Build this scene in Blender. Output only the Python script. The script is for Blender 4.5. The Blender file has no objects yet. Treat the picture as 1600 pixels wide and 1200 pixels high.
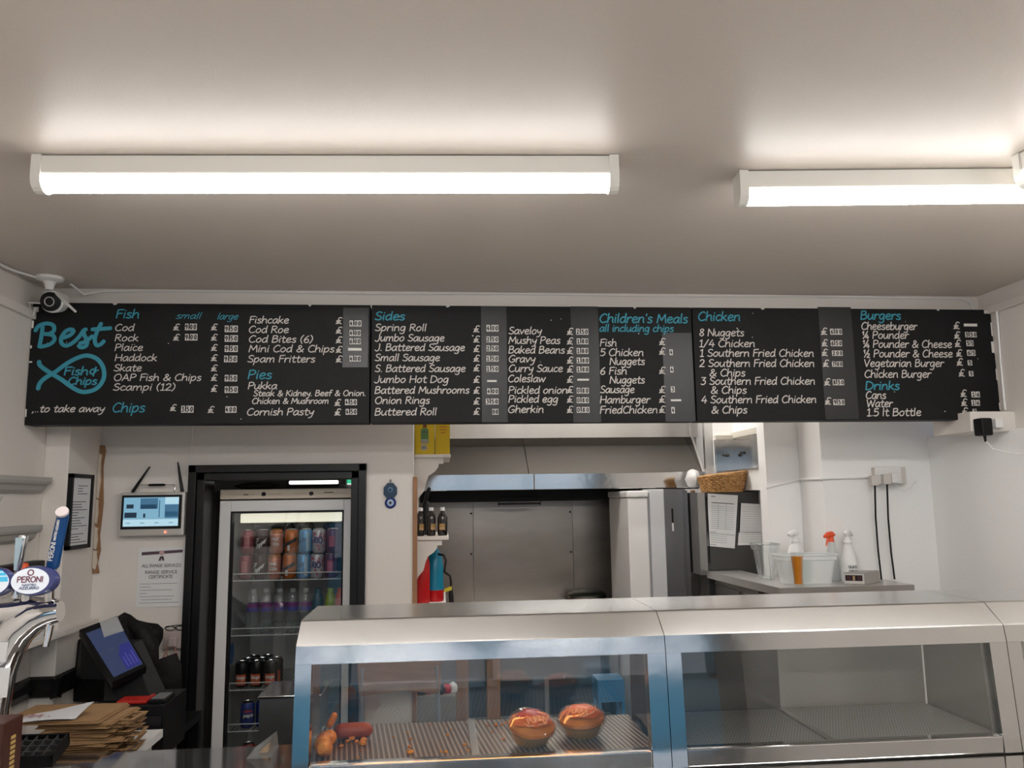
import bpy, bmesh, math, random
from math import sin, cos, pi, radians
from mathutils import Vector, Matrix
random.seed(7)
S = bpy.context.scene
COL = S.collection

# ------------------------------------------------------------------ camera
FPX, PITCH, YAW, ROLL, EYE = 1244.34, 0.141480, 0.0912854, -0.0143261, 1.7
def camera_rows():
    cy, sy, cp, sp, cr, sr = cos(YAW), sin(YAW), cos(PITCH), sin(PITCH), cos(ROLL), sin(ROLL)
    B = Matrix(((1, 0, 0), (0, 0, -1), (0, 1, 0)))
    Ry = Matrix(((cy, 0, -sy), (0, 1, 0), (sy, 0, cy)))
    Rp = Matrix(((1, 0, 0), (0, cp, sp), (0, -sp, cp)))
    Rr = Matrix(((cr, -sr, 0), (sr, cr, 0), (0, 0, 1)))
    return Rr @ Rp @ Ry @ B
CM = camera_rows()
cam_data = bpy.data.cameras.new('camera')
cam = bpy.data.objects.new('camera', cam_data); COL.objects.link(cam)
r0, r1, r2 = CM[0], CM[1], CM[2]
rot = Matrix(((r0[0], -r1[0], -r2[0]), (r0[1], -r1[1], -r2[1]), (r0[2], -r1[2], -r2[2])))
cam.matrix_world = Matrix.Translation((0, 0, EYE)) @ rot.to_4x4()
cam_data.sensor_width = 36.0
cam_data.lens = FPX / 1600 * 36
cam_data.clip_start = 0.02
S.camera = cam

def at(u, v, X=None, Y=None, Z=None):
    """the point of the photograph's pixel (u, v) on a wall, front or top of known depth"""
    d = CM.transposed() @ Vector(((u - 800) / FPX, (v - 600) / FPX, 1))
    t = Y / d[1] if Y is not None else (X / d[0] if X is not None else (Z - EYE) / d[2])
    return Vector((0, 0, EYE)) + d * t

# ------------------------------------------------------------------ world, light level
W = bpy.data.worlds.new('overcast_sky'); S.world = W; W.use_nodes = True
bg = W.node_tree.nodes['Background']
bg.inputs[0].default_value = (0.72, 0.82, 1.0, 1); bg.inputs[1].default_value = 0.45
S.view_settings.view_transform = 'Standard'; S.view_settings.look = 'None'
S.view_settings.gamma = 1; S.view_settings.use_curve_mapping = False
S.view_settings.exposure = 1.20
TUBE = 15.0          # strength of the LED battens
CEIL = 2.567

# ------------------------------------------------------------------ materials
MATS = {}
def mat(name, col, rough=0.5, metal=0.0, spec=0.5, bump=None, noise=None, emit=None, alpha=None, trans=None, ior=1.45, aniso=None, coat=None):
    if name in MATS: return MATS[name]
    m = bpy.data.materials.new(name); m.use_nodes = True; nt = m.node_tree
    b = nt.nodes['Principled BSDF']
    b.inputs['Base Color'].default_value = (*col, 1); b.inputs['Roughness'].default_value = rough
    b.inputs['Metallic'].default_value = metal; b.inputs['Specular IOR Level'].default_value = spec
    b.inputs['IOR'].default_value = ior
    if trans: b.inputs['Transmission Weight'].default_value = trans
    if alpha is not None: b.inputs['Alpha'].default_value = alpha
    if coat: b.inputs['Coat Weight'].default_value = coat
    if emit: b.inputs['Emission Color'].default_value = (*emit[0], 1); b.inputs['Emission Strength'].default_value = emit[1]
    tc = nt.nodes.new('ShaderNodeTexCoord')
    if noise:                      # (scale, second colour, detail, lo, hi)
        n = nt.nodes.new('ShaderNodeTexNoise'); n.inputs['Scale'].default_value = noise[0]; n.inputs['Detail'].default_value = noise[2]
        nt.links.new(tc.outputs['Object'], n.inputs['Vector'])
        if len(noise) > 5:
            mp = nt.nodes.new('ShaderNodeMapping'); mp.inputs['Scale'].default_value = noise[5]
            nt.links.new(tc.outputs['Object'], mp.inputs['Vector']); nt.links.new(mp.outputs[0], n.inputs['Vector'])
        rp = nt.nodes.new('ShaderNodeValToRGB'); rp.color_ramp.elements[0].position = noise[3]; rp.color_ramp.elements[1].position = noise[4]
        rp.color_ramp.elements[0].color = (*col, 1); rp.color_ramp.elements[1].color = (*noise[1], 1)
        nt.links.new(n.outputs['Fac'], rp.inputs[0]); nt.links.new(rp.outputs[0], b.inputs['Base Color'])
    if bump:                       # (scale, strength, distance[, stretch])
        n = nt.nodes.new('ShaderNodeTexNoise'); n.inputs['Scale'].default_value = bump[0]; n.inputs['Detail'].default_value = 3
        if len(bump) > 3:
            mp = nt.nodes.new('ShaderNodeMapping'); mp.inputs['Scale'].default_value = bump[3]
            nt.links.new(tc.outputs['Object'], mp.inputs['Vector']); nt.links.new(mp.outputs[0], n.inputs['Vector'])
        else: nt.links.new(tc.outputs['Object'], n.inputs['Vector'])
        bp = nt.nodes.new('ShaderNodeBump'); bp.inputs['Strength'].default_value = bump[1]; bp.inputs['Distance'].default_value = bump[2]
        nt.links.new(n.outputs['Fac'], bp.inputs['Height']); nt.links.new(bp.outputs[0], b.inputs['Normal'])
    MATS[name] = m
    return m

def glass(name, tint=(1, 1, 1), rough=0.0, base=0.05, edge=0.75, haze=0.0):
    """thin clear sheet: mostly see-through, mirror share grows at grazing angles"""
    if name in MATS: return MATS[name]
    m = bpy.data.materials.new(name); m.use_nodes = True; nt = m.node_tree; nt.nodes.clear()
    o = nt.nodes.new('ShaderNodeOutputMaterial'); t = nt.nodes.new('ShaderNodeBsdfTransparent'); g = nt.nodes.new('ShaderNodeBsdfGlossy')
    t.inputs[0].default_value = (*tint, 1); g.inputs['Roughness'].default_value = rough
    lw = nt.nodes.new('ShaderNodeLayerWeight'); lw.inputs['Blend'].default_value = 0.35
    mr = nt.nodes.new('ShaderNodeMapRange'); mr.inputs['To Min'].default_value = base; mr.inputs['To Max'].default_value = edge
    mx = nt.nodes.new('ShaderNodeMixShader')
    nt.links.new(lw.outputs['Facing'], mr.inputs['Value']); nt.links.new(mr.outputs[0], mx.inputs[0])
    nt.links.new(t.outputs[0], mx.inputs[1]); nt.links.new(g.outputs[0], mx.inputs[2])
    out = mx
    if haze:
        d = nt.nodes.new('ShaderNodeBsdfDiffuse'); d.inputs[0].default_value = (0.8, 0.82, 0.82, 1)
        m2 = nt.nodes.new('ShaderNodeMixShader'); m2.inputs[0].default_value = haze
        nt.links.new(mx.outputs[0], m2.inputs[1]); nt.links.new(d.outputs[0], m2.inputs[2]); out = m2
    nt.links.new(out.outputs[0], o.inputs[0])
    MATS[name] = m
    return m

def grid_mat(name, c1, c2, px, py, r, rough, metal, shape='dot', skew=0.0):
    """sheet with a regular pattern of holes or ribs in its own plane (object x, y)"""
    m = bpy.data.materials.new(name); m.use_nodes = True; nt = m.node_tree; N = nt.nodes; L = nt.links
    b = N['Principled BSDF']; b.inputs['Roughness'].default_value = rough; b.inputs['Metallic'].default_value = metal
    tc = N.new('ShaderNodeTexCoord'); sp = N.new('ShaderNodeSeparateXYZ'); L.new(tc.outputs['Object'], sp.inputs[0])
    def mth(op, a, bb=None):
        n = N.new('ShaderNodeMath'); n.operation = op
        for i, x in enumerate((a, bb)):
            if x is None: continue
            if isinstance(x, (int, float)): n.inputs[i].default_value = x
            else: L.new(x, n.inputs[i])
        return n.outputs[0]
    x = mth('ADD', sp.outputs[0], mth('MULTIPLY', sp.outputs[1], skew))
    fx = mth('SUBTRACT', mth('FRACT', mth('MULTIPLY', x, 1 / px)), 0.5)
    fy = mth('SUBTRACT', mth('FRACT', mth('MULTIPLY', sp.outputs[1], 1 / py)), 0.5)
    if shape == 'dot': d = mth('SQRT', mth('ADD', mth('MULTIPLY', fx, fx), mth('MULTIPLY', fy, fy)))
    else: d = mth('ABSOLUTE', fx)
    k = mth('SUBTRACT', 1.0, mth('SMOOTH_MIN', 1.0, mth('MAXIMUM', mth('MULTIPLY', mth('SUBTRACT', d, r), 8), 0.0)))
    mix = N.new('ShaderNodeMix'); mix.data_type = 'RGBA'
    L.new(k, mix.inputs[0]); mix.inputs[6].default_value = (*c1, 1); mix.inputs[7].default_value = (*c2, 1)
    L.new(mix.outputs[2], b.inputs['Base Color'])
    bp = N.new('ShaderNodeBump'); bp.inputs['Strength'].default_value = 0.6; bp.inputs['Distance'].default_value = 0.002; bp.invert = True
    L.new(k, bp.inputs['Height']); L.new(bp.outputs[0], b.inputs['Normal'])
    return m

white = mat('white_wall_paint', (0.72, 0.675, 0.63), 0.55, bump=(60, 0.08, 0.002))
kwhite = mat('white_kitchen_wall', (0.85, 0.845, 0.835), 0.45, bump=(50, 0.08, 0.002))
ceilm = mat('cream_ceiling_gloss', (0.60, 0.535, 0.48), 0.38, spec=0.5, bump=(300, 0.30, 0.0015))
floorm = mat('pale_floor_tile', (0.55, 0.54, 0.52), 0.35)
black = mat('black_gloss_paint', (0.0045, 0.0045, 0.005), 0.35, spec=0.35)
plastic_black = mat('black_plastic', (0.0045, 0.0045, 0.005), 0.45, spec=0.3)
boardm = mat('blackboard_black', (0.0050, 0.0050, 0.0054), 0.6, spec=0.3, noise=(9, (0.008, 0.008, 0.0085), 4, 0.45, 0.75))
stripm = mat('glossy_dark_strip', (0.012, 0.012, 0.013), 0.36, spec=0.5)
chalk = mat('off_white_paint', (0.60, 0.56, 0.52), 0.7)
teal = mat('teal_paint', (0.035, 0.27, 0.36), 0.6)
tile_white = mat('price_tile_white', (0.68, 0.65, 0.61), 0.5)
tile_ink = mat('price_tile_ink', (0.02, 0.02, 0.02), 0.6)
steel = mat('brushed_steel', (0.52, 0.51, 0.495), 0.27, 1.0, bump=(30, 0.05, 0.002, (1, 40, 40)), noise=(3, (0.60, 0.595, 0.58), 3, 0.3, 0.7))
polished = mat('polished_steel', (0.58, 0.575, 0.565), 0.10, 1.0, bump=(5, 0.12, 0.01))
mirror = mat('mirror_steel', (0.50, 0.49, 0.47), 0.03, 1.0)
dull_steel = mat('dull_backsplash_steel', (0.36, 0.325, 0.29), 0.34, 1.0, noise=(2.2, (0.25, 0.225, 0.20), 5, 0.35, 0.7, (0.6, 1, 2)), bump=(40, 0.06, 0.002, (40, 1, 2)))
hood_steel = mat('hood_sheet_steel', (0.19, 0.178, 0.162), 0.42, 0.85)
chrome = mat('chrome', (0.75, 0.75, 0.76), 0.06, 1.0)
dark_steel = mat('dark_grey_steel', (0.058, 0.056, 0.055), 0.42, 0.3)
LEDC = (1.0, 0.972, 0.935)
led = mat('led_diffuser', (0.9, 0.9, 0.9), 0.4, emit=(LEDC, TUBE * 1.25))
led_mid = mat('led_diffuser_flank', (0.9, 0.9, 0.9), 0.4, emit=(LEDC, TUBE * 0.75))
led_low = mat('led_diffuser_side', (0.9, 0.9, 0.9), 0.4, emit=(LEDC, TUBE * 0.20))
batten = mat('cream_batten_enamel', (0.74, 0.72, 0.67), 0.4)
upvc = mat('white_plastic', (0.74, 0.73, 0.72), 0.35)
cream = mat('aged_cream_plastic', (0.58, 0.50, 0.40), 0.4)
woodm = mat('brown_wood', (0.24, 0.115, 0.05), 0.5, noise=(14, (0.32, 0.17, 0.08), 4, 0.3, 0.7, (1, 1, 0.1)))
kraft = mat('brown_kraft_paper', (0.33, 0.195, 0.092), 0.75, noise=(8, (0.27, 0.155, 0.07), 3, 0.3, 0.7))
paper = mat('white_paper', (0.72, 0.72, 0.72), 0.7)
ink = mat('grey_ink', (0.10, 0.10, 0.11), 0.7)
pane = glass('clear_pane', (0.97, 0.985, 0.98), 0.0, 0.06, 0.7)
fridge_pane = glass('fridge_pane', (0.95, 0.97, 0.97), 0.0, 0.05, 0.55)
case_glass = glass('case_front_glass', (0.97, 0.975, 0.97), 0.0, 0.045, 0.6)
clearp = glass('clear_plastic', (0.93, 0.95, 0.95), 0.12, 0.06, 0.5, haze=0.10)
frost = glass('frosted_plastic_tub', (0.93, 0.95, 0.96), 0.25, 0.05, 0.35, haze=0.58)
film = glass('clear_film', (0.97, 0.97, 0.97), 0.06, 0.035, 0.5)
bagm = mat('black_bag_cloth', (0.006, 0.0055, 0.0055), 0.65, spec=0.3, bump=(18, 0.5, 0.02))

# ------------------------------------------------------------------ mesh builder
class MB:
    def __init__(s): s.bm = bmesh.new(); s.n = 0
    def _m(s, faces, m):
        for f in faces: f.material_index = m
        return faces
    def box(s, x0, x1, y0, y1, z0, z1, m=0, bev=0.0):
        vs = [s.bm.verts.new((x, y, z)) for x in (x0, x1) for y in (y0, y1) for z in (z0, z1)]
        q = [(0, 1, 3, 2), (4, 6, 7, 5), (0, 4, 5, 1), (2, 3, 7, 6), (0, 2, 6, 4), (1, 5, 7, 3)]
        fs = [s.bm.faces.new([vs[i] for i in k]) for k in q]; s._m(fs, m)
        if bev:
            es = list({e for f in fs for e in f.edges})
            r = bmesh.ops.bevel(s.bm, geom=es, offset=bev, segments=2, profile=0.6, affect='EDGES')
            s._m(r['faces'], m)
        return s
    def hexa(s, p, m=0):
        """eight corners: bottom ring then top ring"""
        vs = [s.bm.verts.new(q) for q in p]
        for k in ((3, 2, 1, 0), (4, 5, 6, 7), (0, 1, 5, 4), (1, 2, 6, 5), (2, 3, 7, 6), (3, 0, 4, 7)):
            f = s.bm.faces.new([vs[i] for i in k]); f.material_index = m
        return s
    def prism(s, poly, axis, a, b, m=0):
        """outline in the plane across an axis, pushed along it from a to b"""
        def v(p, t):
            return {'x': (t, p[0], p[1]), 'y': (p[0], t, p[1]), 'z': (p[0], p[1], t)}[axis]
        A = [s.bm.verts.new(v(p, a)) for p in poly]; Bv = [s.bm.verts.new(v(p, b)) for p in poly]
        n = len(poly); fs = [s.bm.faces.new(A), s.bm.faces.new(Bv[::-1])]
        fs += [s.bm.faces.new((A[i], Bv[i], Bv[(i + 1) % n], A[(i + 1) % n])) for i in range(n)]
        s._m(fs, m); return s
    def cyl(s, p0, p1, ra, rb=None, n=20, m=0, smooth=True):
        return s.tube([p0, p1], [ra, ra if rb is None else rb], n, m)
    def tube(s, pts, r, n=10, m=0, cyc=False):
        pts = [Vector(p) for p in pts]; k = len(pts)
        rs = r if isinstance(r, (list, tuple)) else [r] * k
        rings = []; prev = None
        for i in range(k):
            a = pts[i - 1] if (i or cyc) else pts[0]; b = pts[(i + 1) % k] if (i < k - 1 or cyc) else pts[-1]
            t = (b - a).normalized()
            if prev is None:
                u = t.cross(Vector((0, 0, 1)) if abs(t.z) < 0.9 else Vector((1, 0, 0))).normalized()
            else: u = (prev - t * prev.dot(t)).normalized()
            prev = u; w = t.cross(u)
            rings.append([s.bm.verts.new(pts[i] + (u * cos(2 * pi * j / n) + w * sin(2 * pi * j / n)) * rs[i]) for j in range(n)])
        for i in range(k if cyc else k - 1):
            A, Bv = rings[i], rings[(i + 1) % k]
            for j in range(n):
                f = s.bm.faces.new((A[j], A[(j + 1) % n], Bv[(j + 1) % n], Bv[j])); f.material_index = m; f.smooth = True
        if not cyc:
            for rg in (rings[0][::-1], rings[-1]):
                f = s.bm.faces.new(rg); f.material_index = m
        return s
    def lathe(s, c, prof, n=24, m=0, mat=None, sx=1.0, sy=1.0):
        """turn a (radius, height) outline about a vertical axis; mat places it"""
        c = Vector(c); rings = []
        for (r, z) in prof:
            if r <= 1e-6: rings.append([s.bm.verts.new((0, 0, z))])
            else: rings.append([s.bm.verts.new((r * cos(2 * pi * j / n) * sx, r * sin(2 * pi * j / n) * sy, z)) for j in range(n)])
        vs = [v for rg in rings for v in rg]
        ms = m if isinstance(m, (list, tuple)) else [m] * (len(prof) - 1)
        for i in range(len(rings) - 1):
            A, Bv = rings[i], rings[i + 1]
            for j in range(n):
                q = [A[j % len(A)], A[(j + 1) % len(A)], Bv[(j + 1) % len(Bv)], Bv[j % len(Bv)]]
                q = [v for t, v in enumerate(q) if v not in q[:t]]
                if len(q) > 2:
                    f = s.bm.faces.new(q); f.material_index = ms[i]; f.smooth = True
        for rg, fl in ((rings[0], True), (rings[-1], False)):
            if len(rg) > 1:
                f = s.bm.faces.new(rg[::-1] if fl else rg); f.material_index = ms[0 if fl else -1]
        T = Matrix.Translation(c) @ (mat.to_4x4() if mat else Matrix.Identity(4))
        bmesh.ops.transform(s.bm, matrix=T, verts=vs)
        return s
    def blob(s, c, rx, ry, rz, amp=0.0, seg=16, seed=0, m=0, freq=3.0):
        rnd = random.Random(seed); ph = [rnd.uniform(0, 6.28) for _ in range(6)]
        c = Vector(c)
        r = bmesh.ops.create_uvsphere(s.bm, u_segments=seg, v_segments=max(6, seg // 2), radius=1)
        for v in r['verts']:
            p = v.co.copy()
            k = 1 + amp * (sin(freq * p.x + ph[0]) * sin(freq * p.y + ph[1]) + sin(freq * 1.7 * p.z + ph[2]) * 0.7 + sin(freq * 2.3 * p.x + ph[3]) * sin(freq * 2.1 * p.z + ph[4]) * 0.6)
            v.co = c + Vector((p.x * rx, p.y * ry, p.z * rz)) * k
        for f in {f for v in r['verts'] for f in v.link_faces}: f.smooth = True; f.material_index = m
        return s
    def puff(s, outline, y, depth, m=0, wob=0.0, rings=5):
        """a soft lump: an outline in the upright x-z plane bulging to both sides of it"""
        cx = sum(p[0] for p in outline) / len(outline); cz = sum(p[1] for p in outline) / len(outline)
        n = len(outline); rnd = random.Random(3)
        rim = [s.bm.verts.new((p[0], y, p[1])) for p in outline]
        for sg in (-1, 1):
            prev = rim
            for k in range(1, rings + 1):
                t = k / (rings + 1); h = depth * math.sqrt(1 - (1 - t) ** 2)
                cur = [s.bm.verts.new((cx + (p[0] - cx) * (1 - t), y + sg * h * (1 + wob * rnd.uniform(-1, 1)), cz + (p[1] - cz) * (1 - t))) for p in outline]
                for j in range(n):
                    q = (prev[j], prev[(j + 1) % n], cur[(j + 1) % n], cur[j])
                    f = s.bm.faces.new(q if sg < 0 else q[::-1]); f.smooth = True; f.material_index = m
                prev = cur
            top = s.bm.verts.new((cx, y + sg * depth, cz))
            for j in range(n):
                q = (prev[j], prev[(j + 1) % n], top)
                f = s.bm.faces.new(q if sg < 0 else q[::-1]); f.smooth = True; f.material_index = m
        return s
    def ribbon(s, pts, w, fn, m=0, rise=0.00001):
        """a brush stroke of width w along flat points, laid on a surface by fn"""
        P = [Vector((p[0], p[1])) for p in pts]
        Q = [P[0]]
        for p in P[1:]:
            if (p - Q[-1]).length > 1e-7: Q.append(p)
        P = Q
        if len(P) == 1: P.append(P[0] + Vector((w * 0.3, 0)))
        t0 = (P[1] - P[0]).normalized(); t1 = (P[-1] - P[-2]).normalized()
        P = [P[0] - t0 * w * 0.35] + P + [P[-1] + t1 * w * 0.35]
        L, R = [], []
        n = len(P)
        for i in range(n):
            t = (P[min(i + 1, n - 1)] - P[max(i - 1, 0)])
            t = t.normalized() if t.length > 1e-9 else t0
            k = 0.28 if i in (0, n - 1) else 0.5
            nv = Vector((-t.y, t.x)) * w * k
            up = Vector((0, -rise * (i + s.n), 0)); L.append(s.bm.verts.new(fn(*(P[i] + nv)) + up)); R.append(s.bm.verts.new(fn(*(P[i] - nv)) + up))
        s.n = (s.n + n) % 60
        for i in range(n - 1):
            f = s.bm.faces.new((R[i], R[i + 1], L[i + 1], L[i])); f.material_index = m
        return s

BASE = {}
def obj(name, mb, mats, parent=None, sharp=38):
    """link a built shape as ONE mesh object, a child of parent if given"""
    me = bpy.data.meshes.new(name)
    base = BASE.get(parent.name, Vector((0, 0, 0))) if parent else Vector((0, 0, 0))
    if base.length: bmesh.ops.translate(mb.bm, verts=mb.bm.verts, vec=-base)
    mb.bm.normal_update(); mb.bm.to_mesh(me); mb.bm.free()
    for m in (mats if isinstance(mats, (list, tuple)) else [mats]): me.materials.append(m)
    if any(p.use_smooth for p in me.polygons): me.set_sharp_from_angle(angle=radians(sharp))
    o = bpy.data.objects.new(name, me); COL.objects.link(o)
    if parent: o.parent = parent; BASE[o.name] = base
    return o
def thing(name, label, cat, loc, group=None):
    o = bpy.data.objects.new(name, None); COL.objects.link(o); o.empty_display_size = 0.05
    o.location = loc; BASE[o.name] = Vector(loc)
    o['label'] = label; o['category'] = cat
    if group: o['group'] = group
    return o
def tag(o, label, cat, group=None, kind=None):
    o['label'] = label; o['category'] = cat
    if group: o['group'] = group
    if kind: o['kind'] = kind
    return o
def solo(name, mb, mats, label, cat, group=None, origin=None, kind=None):
    o = obj(name, mb, mats)
    if origin is not None:
        v = Vector(origin); o.data.transform(Matrix.Translation(-v)); o.location = v
    return tag(o, label, cat, group, kind)
def struct(name, mb, mats):
    o = obj(name, mb, mats); o['kind'] = 'structure'; return o
def dup(root, loc, label=None, group=None, rotz=None):
    r = root.copy(); COL.objects.link(r); r.location = loc
    if rotz is not None: r.rotation_euler = (0, 0, rotz)
    if label: r['label'] = label
    if group: r['group'] = group
    for ch in list(root.children):
        c = ch.copy(); COL.objects.link(c); c.parent = r
        for g in ch.children:
            d = g.copy(); COL.objects.link(d); d.parent = c
    return r
def quad_fn(o, rx, up, nrm=Vector((0, -1, 0)), lift=0.0008):
    o, rx, up = Vector(o), Vector(rx), Vector(up)
    return lambda u, v: o + rx * u + up * v + Vector(nrm) * lift

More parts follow.
